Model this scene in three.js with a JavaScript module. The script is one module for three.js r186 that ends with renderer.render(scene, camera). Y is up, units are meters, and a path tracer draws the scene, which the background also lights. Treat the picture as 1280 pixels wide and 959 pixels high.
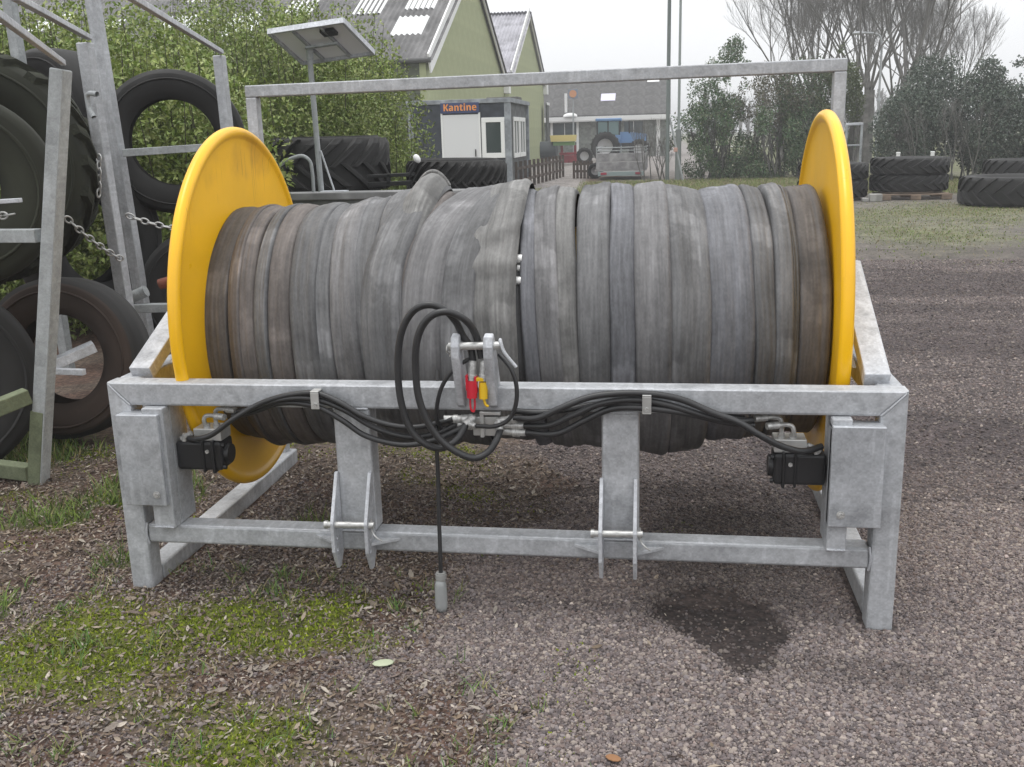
import * as THREE from 'three';
import { RoundedBoxGeometry } from 'three/addons/geometries/RoundedBoxGeometry.js';
import { mergeGeometries } from 'three/addons/utils/BufferGeometryUtils.js';
import { FontLoader } from 'three/addons/loaders/FontLoader.js';
import { TextGeometry } from 'three/addons/geometries/TextGeometry.js';

// ---------------------------------------------------------------- camera, sky, sun, exposure
const scene = new THREE.Scene();
const camera = new THREE.PerspectiveCamera(2 * Math.atan(479.5 / 1237.35) * 180 / Math.PI, 1280 / 959, 0.1, 900);
camera.position.set(0.5696, 1.5436, 3.013);
camera.rotation.order = 'YXZ';
camera.rotation.set(-0.2453, 0.1564, -0.0276);
scene.add(camera);

const SKY_W = 256, SKY_H = 128, skyData = new Float32Array(SKY_W * SKY_H * 4);
for (let j = 0; j < SKY_H; j++) for (let i = 0; i < SKY_W; i++) {
  const el = (j + 0.5) / SKY_H * Math.PI - Math.PI / 2, k = (j * SKY_W + i) * 4;
  const s = Math.max(0, Math.sin(el)), L = el > 0 ? 0.70 + 0.44 * Math.min(1, s * 1.15) : 0.32;
  skyData[k] = L * 0.985; skyData[k + 1] = L; skyData[k + 2] = L * 1.02; skyData[k + 3] = 1;
}
const sky = new THREE.DataTexture(skyData, SKY_W, SKY_H, THREE.RGBAFormat, THREE.FloatType);
sky.mapping = THREE.EquirectangularReflectionMapping; sky.magFilter = THREE.LinearFilter; sky.needsUpdate = true;
scene.background = sky; scene.environment = sky;
const sun = new THREE.DirectionalLight(new THREE.Color(1, 0.975, 0.94), 0.9);
sun.position.set(-4, 22, -1); sun.target.position.set(0, 0, -2);
sun.castShadow = true; sun.shadow.radius = 45; sun.shadow.mapSize.set(2048, 2048);
Object.assign(sun.shadow.camera, { left: -14, right: 14, top: 20, bottom: -14, near: 1, far: 70 });
scene.add(sun, sun.target);
scene.fog = new THREE.FogExp2(new THREE.Color(0.97, 0.975, 0.99), 0.0024);
const renderer = new THREE.WebGLRenderer({ antialias: true });
renderer.toneMapping = THREE.LinearToneMapping; renderer.toneMappingExposure = 1.5;
renderer.shadowMap.enabled = true;

// ---------------------------------------------------------------- helpers
let seed = 12345;
function rnd() { seed |= 0; seed = seed + 0x6D2B79F5 | 0; let t = Math.imul(seed ^ seed >>> 15, 1 | seed); t = t + Math.imul(t ^ t >>> 7, 61 | t) ^ t; return ((t ^ t >>> 14) >>> 0) / 4294967296; }
const rr = (a, b) => a + (b - a) * rnd();
function h2(x, y) { let n = Math.imul(x | 0, 374761393) + Math.imul(y | 0, 668265263); n = Math.imul(n ^ n >>> 13, 1274126177); return ((n ^ n >>> 16) >>> 0) / 4294967296; }
const sm = t => t * t * (3 - 2 * t), clamp = (v, a = 0, b = 1) => Math.min(b, Math.max(a, v)), mix = (a, b, t) => a + (b - a) * t;
const step = (a, b, v) => sm(clamp((v - a) / (b - a)));
function vn(x, y, px = 0, py = 0) {                                       // value noise, periodic when px, py given
  const xi = Math.floor(x), yi = Math.floor(y), u = sm(x - xi), v = sm(y - yi);
  const wx = n => px ? ((n % px) + px) % px : n, wy = n => py ? ((n % py) + py) % py : n;
  return mix(mix(h2(wx(xi), wy(yi)), h2(wx(xi + 1), wy(yi)), u), mix(h2(wx(xi), wy(yi + 1)), h2(wx(xi + 1), wy(yi + 1)), u), v);
}
function fbm(x, y, o = 4) { let s = 0, a = 0.5, t = 0; for (let i = 0; i < o; i++) { s += a * vn(x, y); t += a; x = x * 2.03 + 17.1; y = y * 2.03 + 9.7; a *= 0.5; } return s / t; }
function pfbm(x, y, p, o = 4) { let s = 0, a = 0.5, t = 0, f = 1; for (let i = 0; i < o; i++) { s += a * vn(x * f, y * f, p * f, p * f); t += a; f *= 2; a *= 0.5; } return s / t; }
function tex(n, fn, color = true, rep = 1) {                              // fn(u, v) -> [r,g,b] sRGB 0..1 or grey
  const d = new Uint8Array(n * n * 4);
  for (let j = 0; j < n; j++) for (let i = 0; i < n; i++) {
    let c = fn(i / n, j / n); if (typeof c === 'number') c = [c, c, c];
    const k = (j * n + i) * 4; for (let q = 0; q < 3; q++) d[k + q] = clamp(c[q]) * 255; d[k + 3] = 255;
  }
  const t = new THREE.DataTexture(d, n, n); t.wrapS = t.wrapT = THREE.RepeatWrapping; t.magFilter = THREE.LinearFilter;
  t.minFilter = THREE.LinearMipmapLinearFilter; t.generateMipmaps = true; t.repeat.set(rep, rep);
  if (color) t.colorSpace = THREE.SRGBColorSpace; t.needsUpdate = true; return t;
}
const lin = (r, g, b) => new THREE.Color().setRGB(r, g, b);
const V = (x, y, z) => new THREE.Vector3(x, y, z);
function mat(color, rough = 0.7, o = {}) {
  const P = o.clearcoat || o.transmission || o.sheen ? THREE.MeshPhysicalMaterial : THREE.MeshStandardMaterial;
  return new P(Object.assign({ color, roughness: rough, metalness: 0, side: THREE.DoubleSide }, o));
}
const used = {};
function numbered(n) { if (!(n in used)) { used[n] = 0; return n; } used[n]++; return n + '_' + String(used[n]).padStart(3, '0'); }
function shade(o) { o.traverse(m => { if (m.isMesh) { m.castShadow = true; m.receiveShadow = true; } }); return o; }
function thing(name, label, category, pos = [0, 0, 0], turn = 0, group) {
  const o = new THREE.Group(); o.name = numbered(name); o.position.set(...pos); o.rotation.y = turn; scene.add(o);
  o.userData = { label, category }; if (group) o.userData.group = group; return o;
}
function merge(gs) {
  gs = [].concat(gs); if (gs.length === 1) return gs[0];
  const anyI = gs.some(g => !g.index);
  gs = gs.map(g => { const q = anyI && g.index ? g.toNonIndexed() : g; for (const a of Object.keys(q.attributes)) if (!['position', 'normal', 'uv'].includes(a)) q.deleteAttribute(a); if (!q.attributes.uv) q.setAttribute('uv', new THREE.BufferAttribute(new Float32Array(q.attributes.position.count * 2), 2)); return q; });
  return mergeGeometries(gs);
}
function part(name, gs, m, parent, extra) {
  const o = new THREE.Mesh(merge(gs), m); o.name = name; o.castShadow = o.receiveShadow = true; parent.add(o);
  if (extra) Object.assign(o.userData, extra); return o;
}
function single(name, gs, m, label, category, group, kind) {
  const o = new THREE.Mesh(merge(gs), m); o.name = numbered(name); o.castShadow = o.receiveShadow = true; scene.add(o);
  o.userData = { label, category }; if (group) o.userData.group = group; if (kind) o.userData.kind = kind; return o;
}
function structure(name, gs, m, label) {
  const o = new THREE.Mesh(merge(gs), m); o.name = name; o.receiveShadow = o.castShadow = true; scene.add(o); o.userData = { kind: 'structure' };
  if (label) o.userData.label = label; return o;
}
function boxUV(g, s = 1) {                                               // uv in metres by dominant normal
  g = g.index ? g.toNonIndexed() : g; const p = g.attributes.position, n = g.attributes.normal, uv = new Float32Array(p.count * 2);
  const ox = rnd() * 3, oy = rnd() * 3;
  for (let i = 0; i < p.count; i++) {
    const ax = Math.abs(n.getX(i)), ay = Math.abs(n.getY(i)), az = Math.abs(n.getZ(i)); let u, v;
    if (ax >= ay && ax >= az) { u = p.getZ(i); v = p.getY(i); } else if (ay >= az) { u = p.getX(i); v = p.getZ(i); } else { u = p.getX(i); v = p.getY(i); }
    uv[2 * i] = u * s + ox; uv[2 * i + 1] = v * s + oy;
  }
  g.setAttribute('uv', new THREE.BufferAttribute(uv, 2)); return g;
}
function bx(x0, x1, y0, y1, z0, z1, r = 0.004) {                         // box by extents
  const w = Math.abs(x1 - x0), h = Math.abs(y1 - y0), d = Math.abs(z1 - z0); r = Math.min(r, w / 2.1, h / 2.1, d / 2.1);
  const g = r > 0 ? new RoundedBoxGeometry(w, h, d, 2, r) : new THREE.BoxGeometry(w, h, d);
  g.translate((x0 + x1) / 2, (y0 + y1) / 2, (z0 + z1) / 2); return boxUV(g);
}
function beam(a, b, w, h, r = 0.006, up = V(0, 1, 0)) {                  // bar from a to b, w across, h towards up
  a = V(...a); b = V(...b); const d = b.clone().sub(a), L = d.length(); d.normalize();
  let u = up.clone(); if (Math.abs(u.dot(d)) > 0.95) u = V(0, 0, 1);
  const s = V().crossVectors(d, u).normalize(); u = V().crossVectors(s, d).normalize();
  const g = boxUV(r > 0 ? new RoundedBoxGeometry(w, h, L, 2, Math.min(r, w / 2.1, h / 2.1)) : new THREE.BoxGeometry(w, h, L));
  g.applyMatrix4(new THREE.Matrix4().makeBasis(s, u, d.clone().negate())); g.translate((a.x + b.x) / 2, (a.y + b.y) / 2, (a.z + b.z) / 2); return g;
}
function cyl(a, b, r0, r1 = r0, n = 16, open = false) {
  a = V(...a); b = V(...b); const d = b.clone().sub(a), L = d.length(), g = new THREE.CylinderGeometry(r1, r0, L, n, 1, open);
  g.applyQuaternion(new THREE.Quaternion().setFromUnitVectors(V(0, 1, 0), d.normalize())); g.translate((a.x + b.x) / 2, (a.y + b.y) / 2, (a.z + b.z) / 2); return g;
}
function tube(pts, r, seg = 8, per = 6, closed = false) {
  const c = new THREE.CatmullRomCurve3(pts.map(p => V(...p)), closed, 'centripetal'); return new THREE.TubeGeometry(c, pts.length * per, r, seg, closed);
}
function poly(pts, depth, bevel = 0, holes = []) {                       // XY outline extruded along +z
  const s = new THREE.Shape(pts.map(p => new THREE.Vector2(...p)));
  for (const [hx, hy, hr] of holes) { const q = new THREE.Path(); q.absarc(hx, hy, hr, 0, Math.PI * 2, true); s.holes.push(q); }
  const g = new THREE.ExtrudeGeometry(s, { depth: depth - 2 * bevel, bevelEnabled: bevel > 0, bevelThickness: bevel, bevelSize: bevel, bevelOffset: -bevel, bevelSegments: 2, steps: 1 });
  g.translate(0, 0, bevel); return boxUV(g);
}
function plateX(zy, x0, th, bevel = 0.003, holes = []) {                 // outline in (z, y), plate thickness along x from x0
  const g = poly(zy.map(([z, y]) => [-z, y]), th, bevel, holes.map(([z, y, r]) => [-z, y, r])); g.rotateY(Math.PI / 2); g.translate(x0, 0, 0); return g;
}
function lathe(pts, n = 64) { return new THREE.LatheGeometry(pts.map(p => new THREE.Vector2(...p)), n); }

// ---------------------------------------------------------------- materials
const noiseTex = tex(512, (u, v) => 0.62 + 0.38 * pfbm(u * 8, v * 8, 8, 6));
const galvTex = tex(1024, (u, v) => {
  const big = pfbm(u * 5, v * 5, 5, 4), fine = pfbm(u * 60, v * 60, 60, 3), str = vn(u * 4, v * 40, 4, 40);
  const sp = h2(Math.floor(u * 170 + 3 * fine), Math.floor(v * 170 + 3 * big));
  const drip = step(0.66, 0.8, vn(u * 60, v * 5, 60, 5)) * 0.05; const g = 0.70 + 0.15 * (big - 0.5) + 0.10 * (fine - 0.5) + 0.06 * (sp - 0.5) + 0.05 * (str - 0.5) + drip * 0.7 - 0.06 * step(0.64, 0.75, pfbm(u * 7 + .4, v * 7, 7, 5)); return [g * 0.985, g * 0.997, g * 1.015];
});
const galvRough = tex(512, (u, v) => 0.42 + 0.35 * pfbm(u * 12, v * 12, 12, 4), false);
const galvBump = tex(512, (u, v) => pfbm(u * 40, v * 40, 40, 4), false);
const M = {
  galv: mat(lin(1, 1, 1), 0.95, { map: galvTex, roughnessMap: galvRough, metalness: 0.25, bumpMap: galvBump, bumpScale: 0.0012 }),
  galvBright: mat(lin(1.18, 1.18, 1.19), 0.7, { map: galvTex, metalness: 0.4, bumpMap: galvBump, bumpScale: 0.0008 }),
  galvOld: mat(lin(0.80, 0.82, 0.80), 0.85, { map: galvTex, metalness: 0.1, bumpMap: galvBump, bumpScale: 0.0015 }),
  galvMoss: mat(lin(0.36, 0.40, 0.235), 0.95, { map: galvTex, bumpMap: galvBump, bumpScale: 0.002 }),
  zinc: mat(lin(0.80, 0.80, 0.78), 0.38, { metalness: 0.45, map: noiseTex }),
  yellow: mat(lin(1.0, 0.545, 0.002), 0.5, { clearcoat: 0.15, clearcoatRoughness: 0.3, roughnessMap: tex(512, (u, v) => 0.75 + 0.5 * (pfbm(u * 9, v * 9, 9, 5) - 0.5), false), map: tex(1024, (u, v) => { const g = 0.97 + 0.10 * (pfbm(u * 6, v * 6, 6, 5) - 0.5), sc = step(0.80, 0.86, vn(u * 150, v * 9, 150, 9)) * step(0.58, 0.7, pfbm(u * 5, v * 5, 5, 3)), d = step(0.62, 0.8, pfbm(u * 4 + .3, v * 4, 4, 6)); return [g * (1 - 0.12 * d) - 0.10 * sc, g * (1 - 0.15 * d) - 0.12 * sc, g * (1 - 0.1 * d) + 0.03 * sc]; }) }),
  black: mat(lin(0.022, 0.022, 0.024), 0.42, { map: noiseTex }),
  rubber: mat(lin(0.03, 0.03, 0.031), 0.55, { map: noiseTex, bumpMap: noiseTex, bumpScale: 0.001 }),
  red: mat(lin(0.55, 0.012, 0.03), 0.4), yel: mat(lin(0.72, 0.45, 0.01), 0.45),
  white: mat(lin(0.80, 0.80, 0.79), 0.6), glass: mat(lin(0.03, 0.045, 0.045), 0.08, { metalness: 0 }),
};
// ---------------------------------------------------------------- ground
const lb = z => { const t = [[1.6, 0.42], [0.85, 0.15], [0.3, -0.2], [0, -0.32], [-0.5, -0.12], [-1, 0.05], [-2, -0.2], [-4, -0.6], [-9, -0.9], [-40, -1]]; for (let i = 0; i < t.length - 1; i++) if (z <= t[i][0] && z >= t[i + 1][0]) return mix(t[i][1], t[i + 1][1], (t[i][0] - z) / (t[i][0] - t[i + 1][0])); return z > 1.6 ? 0.42 : -1; };
function masks(x, z) {
  const n = fbm(x * 2.2 + 5, z * 2.2, 4) - 0.5, n2 = fbm(x * 6 + 40, z * 6, 3) - 0.5;
  const litter = step(0.16, -0.16, x - lb(z) + n * 0.7 + n2 * 0.25);
  const mossN = fbm(x * 1.7 + 90, z * 2.3 + 3, 4);
  const near = Math.exp(-(((x + 0.78) / 0.42) ** 2 + ((z - 0.12) / 0.30) ** 2)) * 0.30 + Math.exp(-(((x + 1.35) / 0.45) ** 2 + ((z - 0.50) / 0.45) ** 2)) * 0.30 + Math.exp(-(((x + 0.1) / 0.25) ** 2 + ((z + 0.6) / 0.5) ** 2)) * 0.22 + Math.exp(-(((x + 0.45) / 0.3) ** 2 + ((z + 0.75) / 0.5) ** 2)) * 0.22 + Math.exp(-(((x + 0.55) / 0.3) ** 2 + ((z - 0.85) / 0.2) ** 2)) * 0.16;
  const moss = step(0.46, 0.74, mossN * 0.75 + near + n2 * 0.25) * step(0.12, -0.1, x - lb(z) - 0.15 + n * 0.4) * step(-2.2, -1.4, z);
  const soil = step(0.50, 0.62, fbm(x * 2.6 + 11, z * 2.6 + 71, 3) + Math.exp(-(((x + 1.62) / 0.32) ** 2 + ((z + 0.42) / 0.45) ** 2)) * 0.25 + Math.exp(-(((x + 0.75) / 0.4) ** 2 + ((z + 0.95) / 0.35) ** 2)) * 0.22) * litter;
  const tuft = [[-1.75, -0.95, .34, .26], [-1.47, -0.22, .13, .11], [-0.78, -0.58, .22, .12], [-2.05, -0.62, .26, .2], [-2.9, -1.5, .6, .4], [-1.78, 0.22, .2, .08]];
  let gn = 0; for (const [a, b, c, d] of tuft) gn = Math.max(gn, Math.exp(-(((x - a) / c) ** 2 + ((z - b) / d) ** 2)));
  const grassNear = step(0.42, 0.75, gn + n2 * 0.6);
  let gf = 0;
  if (z < -5) {
    const right = step(-7.2, -11, z - (x - 5) * 0.28 + n * 3) * step(2, 4, x) * step(-19.8, -17.5, z + n);
    const strip = step(-20.5, -22, z) * step(-31, -28.5, z) * (0.55 + 0.45 * step(0.4, 0.6, fbm(x * 0.6, z * 0.6, 3)));
    gf = Math.max(right * clamp(0.15 + 1.5 * (fbm(x * 0.5, z * 0.5 + 9, 4) - 0.3)), strip, step(-45, -52, z) * step(3, 5, x), step(-2.2, -3, x + n) * step(-5, -7, z) * step(-24, -20, z));
    gf = Math.max(gf, step(-29, -33, z) * step(2, 4, x) * 0.8);
  }
  const oil = step(0.45, 0.7, Math.exp(-(((x - 0.80) / 0.21) ** 2 + ((z - 0.03) / 0.30) ** 2)) * 1.25 + n2 * 0.6 + n * 0.9);
  const damp = 0.9 * step(0.35, 0.75, Math.exp(-(((x - 0.85) / 0.45) ** 2 + ((z + 0.55) / 0.7) ** 2)) + n * 0.5) + 0.55 * step(0.3, 0.8, Math.exp(-(((x - 1.1) / 0.35) ** 2 + ((z - 0.28) / 0.12) ** 2)) + n * 0.9);
  const track = x > 1 ? step(-0.2, -1.6, z) * step(0.40, 0.66, fbm((x + z * 0.9) * 0.35 + 3, (z - x * 0.15) * 1.9, 4) + 0.06 * step(-1.2, -2, z) * step(-8.5, -6.5, z)) : 0;
  const path = step(-24, -27, z) * Math.max(step(1.5, 1.0, Math.abs(x + 3.0 - (-26 - z) * -0.02 + (z + 26) * -0.055)), step(-36, -40, z) * step(4, 2, x));
  return { litter, moss, soil, grassNear, gf, oil, damp, track, path, n, n2 };
}
const gh = (x, z) => (z < 3 && z > -30 ? 0.022 * (fbm(x * 1.1 + 3, z * 1.1 + 8, 3) - 0.5) + (x > 0 ? 0 : 0.012 * (fbm(x * 7, z * 7, 2) - 0.5)) : 0) - 0.016 * Math.exp(-(((x - 1.25) / 0.5) ** 2 + ((z - 0) / 0.5) ** 2)) + 0.012 * Math.exp(-(((x + 1.25) / 0.3) ** 2 + (z / 0.3) ** 2));
{
  const line = (a, b, d, lo, hi, k) => { const o = []; for (let v = a; v <= b; v += d) o.push(v); let s = d, v = b; while (v < hi) { s *= k; v += s; o.push(Math.min(v, hi)); } s = d; v = a; const pre = []; while (v > lo) { s *= k; v -= s; pre.push(Math.max(v, lo)); } return pre.reverse().concat(o); };
  const xs = line(-2.6, 3.2, 0.022, -500, 500, 1.07), zs = line(-2.6, 1.6, 0.022, -700, 30, 1.06);
  const nx = xs.length, nz = zs.length, P = new Float32Array(nx * nz * 3), C = new Float32Array(nx * nz * 3), U = new Float32Array(nx * nz * 2), idx = [];
  for (let j = 0; j < nz; j++) for (let i = 0; i < nx; i++) {
    const x = xs[i], z = zs[j], k = j * nx + i, m = masks(x, z), f = fbm(x * 14, z * 14, 2) - 0.5, w = fbm(x * 0.8 + 60, z * 0.8, 3) - 0.5;
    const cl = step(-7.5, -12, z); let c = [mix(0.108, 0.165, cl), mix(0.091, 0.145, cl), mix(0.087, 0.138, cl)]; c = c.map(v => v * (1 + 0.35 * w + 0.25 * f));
    const to = (q, t) => { for (let a = 0; a < 3; a++) c[a] = mix(c[a], q[a] * (1 + 0.3 * f + 0.2 * w), t); };
    if (m.track) to([0.080, 0.064, 0.065], m.track * 0.85);
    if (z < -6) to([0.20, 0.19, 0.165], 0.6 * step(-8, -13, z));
    to([0.125, 0.094, 0.07], m.litter * 0.9); to([0.11, 0.066, 0.048], m.soil * 0.85);
    to([0.12, 0.145, 0.022], m.moss * 0.9); to([0.09, 0.12, 0.03], m.grassNear * 0.8);
    to([0.16, 0.18, 0.075], m.gf); to([0.30, 0.285, 0.27], m.path);
    to([0.030, 0.022, 0.020], m.oil * 0.95); to([0.095, 0.075, 0.068], m.damp * 0.55);
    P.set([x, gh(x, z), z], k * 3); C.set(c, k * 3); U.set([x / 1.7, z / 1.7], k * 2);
  }
  for (let j = 0; j < nz - 1; j++) for (let i = 0; i < nx - 1; i++) { const a = j * nx + i; idx.push(a, a + nx, a + 1, a + 1, a + nx, a + nx + 1); }
  const g = new THREE.BufferGeometry(); g.setAttribute('position', new THREE.BufferAttribute(P, 3)); g.setAttribute('color', new THREE.BufferAttribute(C, 3)); g.setAttribute('uv', new THREE.BufferAttribute(U, 2)); g.setIndex(idx); g.computeVertexNormals();
  const gravelMap = tex(1024, (u, v) => { const a = pfbm(u * 90, v * 90, 90, 3), b = pfbm(u * 9, v * 9, 9, 4), cell = h2(Math.floor(u * 190 + 2 * a), Math.floor(v * 190 + 2 * b)); const t = 0.80 + 0.55 * (a - 0.5) + 0.3 * (b - 0.5) + 0.22 * (cell - 0.5); return [t, t * 0.99, t * 0.985]; });
  const gravelBump = tex(1024, (u, v) => 0.6 * pfbm(u * 110, v * 110, 110, 2) + 0.4 * pfbm(u * 14, v * 14, 14, 3), false);
  structure('ground', g, mat(lin(1.18, 1.15, 1.16), 0.97, { map: gravelMap, vertexColors: true, bumpMap: gravelBump, bumpScale: 0.012 }), 'gravel yard with moss and fallen leaves on its left side');
}
const SKIP = (x, z) => (Math.abs(Math.abs(x) - 1.26) < 0.055 && z > -1.45 && z < 0.01);
function stuff(name, list, geos, m, label, category, parent) {           // list: {p, q(euler), s, c, g}; one InstancedMesh per shape under one object
  const root = parent || new THREE.Group(); if (!parent) { root.name = name; scene.add(root); root.userData = { label, category, kind: 'stuff' }; }
  const M4 = new THREE.Matrix4(), Q = new THREE.Quaternion(), E = new THREE.Euler();
  geos.forEach((g, gi) => {
    const L = list.filter(o => o.g === gi); if (!L.length) return;
    const im = new THREE.InstancedMesh(g, m, L.length); im.name = parent ? name : name + '_pieces'; im.userData.kind = 'stuff'; im.castShadow = im.receiveShadow = true;
    L.forEach((o, i) => { E.set(...o.q); Q.setFromEuler(E); M4.compose(V(...o.p), Q, typeof o.s === 'number' ? V(o.s, o.s, o.s) : V(...o.s)); im.setMatrixAt(i, M4); im.setColorAt(i, lin(...o.c)); });
    root.add(im);
  });
  return root;
}
{ // gravel stones
  const geos = [0, 1, 2, 3].map(k => { const g = new THREE.IcosahedronGeometry(1, 0), p = g.attributes.position; for (let i = 0; i < p.count; i++) { const x = p.getX(i), y = p.getY(i), z = p.getZ(i), s = 0.75 + 0.5 * h2(Math.round(x * 90) + k * 991, Math.round(y * 90 + z * 417)); p.setXYZ(i, x * s, y * s * 0.7, z * s * (0.75 + 0.1 * k)); } g.computeVertexNormals(); return g; });
  const L = [], pal = [[0.155, 0.130, 0.126], [0.115, 0.097, 0.098], [0.20, 0.172, 0.163], [0.135, 0.106, 0.098], [0.082, 0.071, 0.073], [0.25, 0.218, 0.196], [0.165, 0.147, 0.15]];
  let n = 0;
  while (n < 640000) {
    n++;
    const far = n % 10 < 4, z = far ? -0.6 - 8.6 * Math.pow(rnd(), 1.7) : rr(-1.1, 1.4), x = far ? rr(-1.2, 5.0) : rr(-1.7, 2.2), m = masks(x, z);
    if (rnd() < m.litter * 0.82 || rnd() < m.moss || rnd() < m.oil * 0.93 || rnd() < m.track * 0.35 || SKIP(x, z)) continue;
    const b = rnd(), s = (b < 0.9 ? rr(0.0024, 0.0056) : rr(0.0056, 0.010)) * (far ? mix(1.15, 1.6, clamp((-z - 1) / 6)) : 1), c = pal[Math.floor(rnd() * pal.length)], d = (far ? 0.9 : 1) * (1 - 0.5 * Math.min(1, m.damp + m.oil)) * (1 - 0.35 * m.track) * rr(0.8, 1.2) * (rnd() < 0.012 ? 1.9 : 1);
    L.push({ p: [x, gh(x, z) + s * rr(0, 0.45), z], q: [rr(-.5, .5), rr(0, 6.3), rr(-.5, .5)], s, c: c.map(v => Math.min(0.7, v * d)), g: Math.floor(rnd() * 4) });
  }
  stuff('gravel', L, geos, mat(lin(1.2, 1.17, 1.14), 0.92), 'loose grey and pinkish gravel stones over the yard', 'gravel');
}
{ // fallen leaves and bark bits
  const mk = (w, bend) => { const g = new THREE.BufferGeometry(), P = []; const R = [[-1, 0], [-0.45, 0.8 * w], [0.25, w], [1, 0]]; const y = t => bend * t * t; const rows = R.map(([t, q]) => [[t, y(t) + q * 0.5, -q], [t, y(t), 0], [t, y(t) + q * 0.35, q]]); for (let i = 0; i < 3; i++) for (let s = 0; s < 2; s++) { const a = rows[i][s], b = rows[i][s + 1], c = rows[i + 1][s], d = rows[i + 1][s + 1]; P.push(...a, ...b, ...c, ...b, ...d, ...c); } g.setAttribute('position', new THREE.BufferAttribute(new Float32Array(P), 3)); g.computeVertexNormals(); return g; };
  const L = [], pal = [[0.24, 0.18, 0.125], [0.17, 0.12, 0.088], [0.33, 0.27, 0.21], [0.11, 0.075, 0.058], [0.44, 0.39, 0.33], [0.22, 0.17, 0.145], [0.28, 0.235, 0.20], [0.16, 0.13, 0.115]];
  let n = 0;
  while (n < 70000) {
    n++; const x = rr(-2.6, 0.9), z = rr(-1.6, 1.4), m = masks(x, z); if (rnd() > m.litter * 0.9 + 0.02 || rnd() < m.moss * 0.55 || rnd() < m.grassNear * 0.7 || SKIP(x, z)) continue;
    const s = rr(0.004, 0.013) * (rnd() < 0.08 ? 1.8 : 1), c = pal[Math.floor(rnd() * pal.length)], d = rr(0.7, 1.25);
    L.push({ p: [x, gh(x, z) + rr(0.002, 0.012), z], q: [rr(-.6, .6), rr(0, 6.3), rr(-.5, .5)], s, c: c.map(v => v * d * 0.8), g: Math.floor(rnd() * 3) });
  }
  stuff('fallen_leaves', L, [mk(0.3, 0.1), mk(0.42, 0.3), mk(0.22, -0.05)], mat(lin(1, 1, 1), 0.85), 'brown fallen leaves and bark chips littering the left ground', 'fallen leaves');
}
function bladeGeo(w, bend) { const g = new THREE.BufferGeometry(), P = []; const pt = (t, s) => [s * w * (1 - t * 0.85), t, bend * t * t]; for (let i = 0; i < 3; i++) { const a = i / 3, b = (i + 1) / 3; P.push(...pt(a, -1), ...pt(a, 1), ...pt(b, -1), ...pt(a, 1), ...pt(b, 1), ...pt(b, -1)); } g.setAttribute('position', new THREE.BufferAttribute(new Float32Array(P), 3)); g.computeVertexNormals(); return g; }
{ // moss
  const L = []; let n = 0;
  while (n < 150000) { n++; const x = rr(-2.4, 0.7), z = rr(-1.8, 1.4), m = masks(x, z); if (rnd() > m.moss + (vn(x * 3.1 + 7, z * 3.1) > .72 && x < 1 ? .12 : 0) || SKIP(x, z)) continue; const s = rr(0.005, 0.013), y = rnd(); L.push({ p: [x, gh(x, z) - 0.001, z], q: [rr(-.7, .7), rr(0, 6.3), rr(-.7, .7)], s: [s * 1.3, s, s], c: [mix(0.12, 0.29, y), mix(0.17, 0.34, y), mix(0.010, 0.025, y)], g: 0 }); }
  stuff('moss', L, [bladeGeo(0.35, 0.3)], mat(lin(1, 1, 1), 0.9), 'bright green moss patches in front of the reel', 'moss');
}
{ // grass: tufts near the reel and rack, thin blades further off
  const L = []; let n = 0;
  while (n < 60000) { n++; const x = rr(-3.6, 0.2), z = rr(-2.6, 1.2), m = masks(x, z); if (rnd() > m.grassNear * 0.7 || SKIP(x, z)) continue; const s = rr(0.03, 0.10), y = rnd(); L.push({ p: [x, gh(x, z), z], q: [rr(-.45, .45), rr(0, 6.3), rr(-.45, .45)], s: [0.055 * rr(.8, 1.3), s, s], c: rnd() < 0.15 ? [0.3, 0.25, 0.12] : [mix(0.07, 0.16, y), mix(0.12, 0.23, y), 0.035], g: Math.floor(rnd() * 3) }); }
  for (let k = 0; k < 200; k++) { const cx = rr(-2.2, 0.45), cz = rr(-0.2, 1.2); if (cx > lb(cz) + 0.25) continue; const nb = rr(5, 22), sp = rr(0.01, 0.05); for (let i = 0; i < nb; i++) { const x = cx + rr(-sp, sp), z = cz + rr(-sp, sp), s = rr(0.015, 0.055); if (SKIP(x, z)) continue; L.push({ p: [x, gh(x, z), z], q: [rr(-.6, .6), rr(0, 6.3), rr(-.6, .6)], s: [0.045, s, s], c: rnd() < 0.2 ? [0.34, 0.29, 0.15] : [rr(0.09, .17), rr(0.15, 0.24), 0.05], g: Math.floor(rnd() * 3) }); } }
  n = 0;
  while (n < 170000) { n++; const b = rnd() < 0.55, z = b ? rr(-30, -20) : rr(-20, -6), x = b ? rr(-6, 9) : rr(-4, 10), m = masks(x, z); if (rnd() > m.gf || rnd() < m.path) continue; const s = rr(0.02, 0.06) * (b ? 1.8 : 0.6), y = rnd(); L.push({ p: [x, gh(x, z), z], q: [rr(-.6, .6), rr(0, 6.3), rr(-.6, .6)], s: [0.16, s, s], c: rnd() < 0.45 ? [0.25, 0.21, 0.13] : [mix(0.10, 0.19, y), mix(0.14, 0.24, y), 0.05], g: Math.floor(rnd() * 3) }); }
  stuff('grass', L, [bladeGeo(0.06, 0.5), bladeGeo(0.045, 0.9), bladeGeo(0.05, 0.25)], mat(lin(1, 1, 1), 0.8), 'short green grass around the posts and behind the yard', 'grass');
}
single('fallen_leaf', (() => { const g = new THREE.SphereGeometry(0.02, 10, 6); g.scale(1.1, 0.2, 0.7); g.rotateY(-0.4); g.translate(0.455, gh(0.455, 0.81) + 0.012, 0.81); return g; })(), mat(lin(0.26, 0.13, 0.06), 0.8), 'orange brown leaf lying alone on the gravel at the bottom edge', 'leaf');
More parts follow.
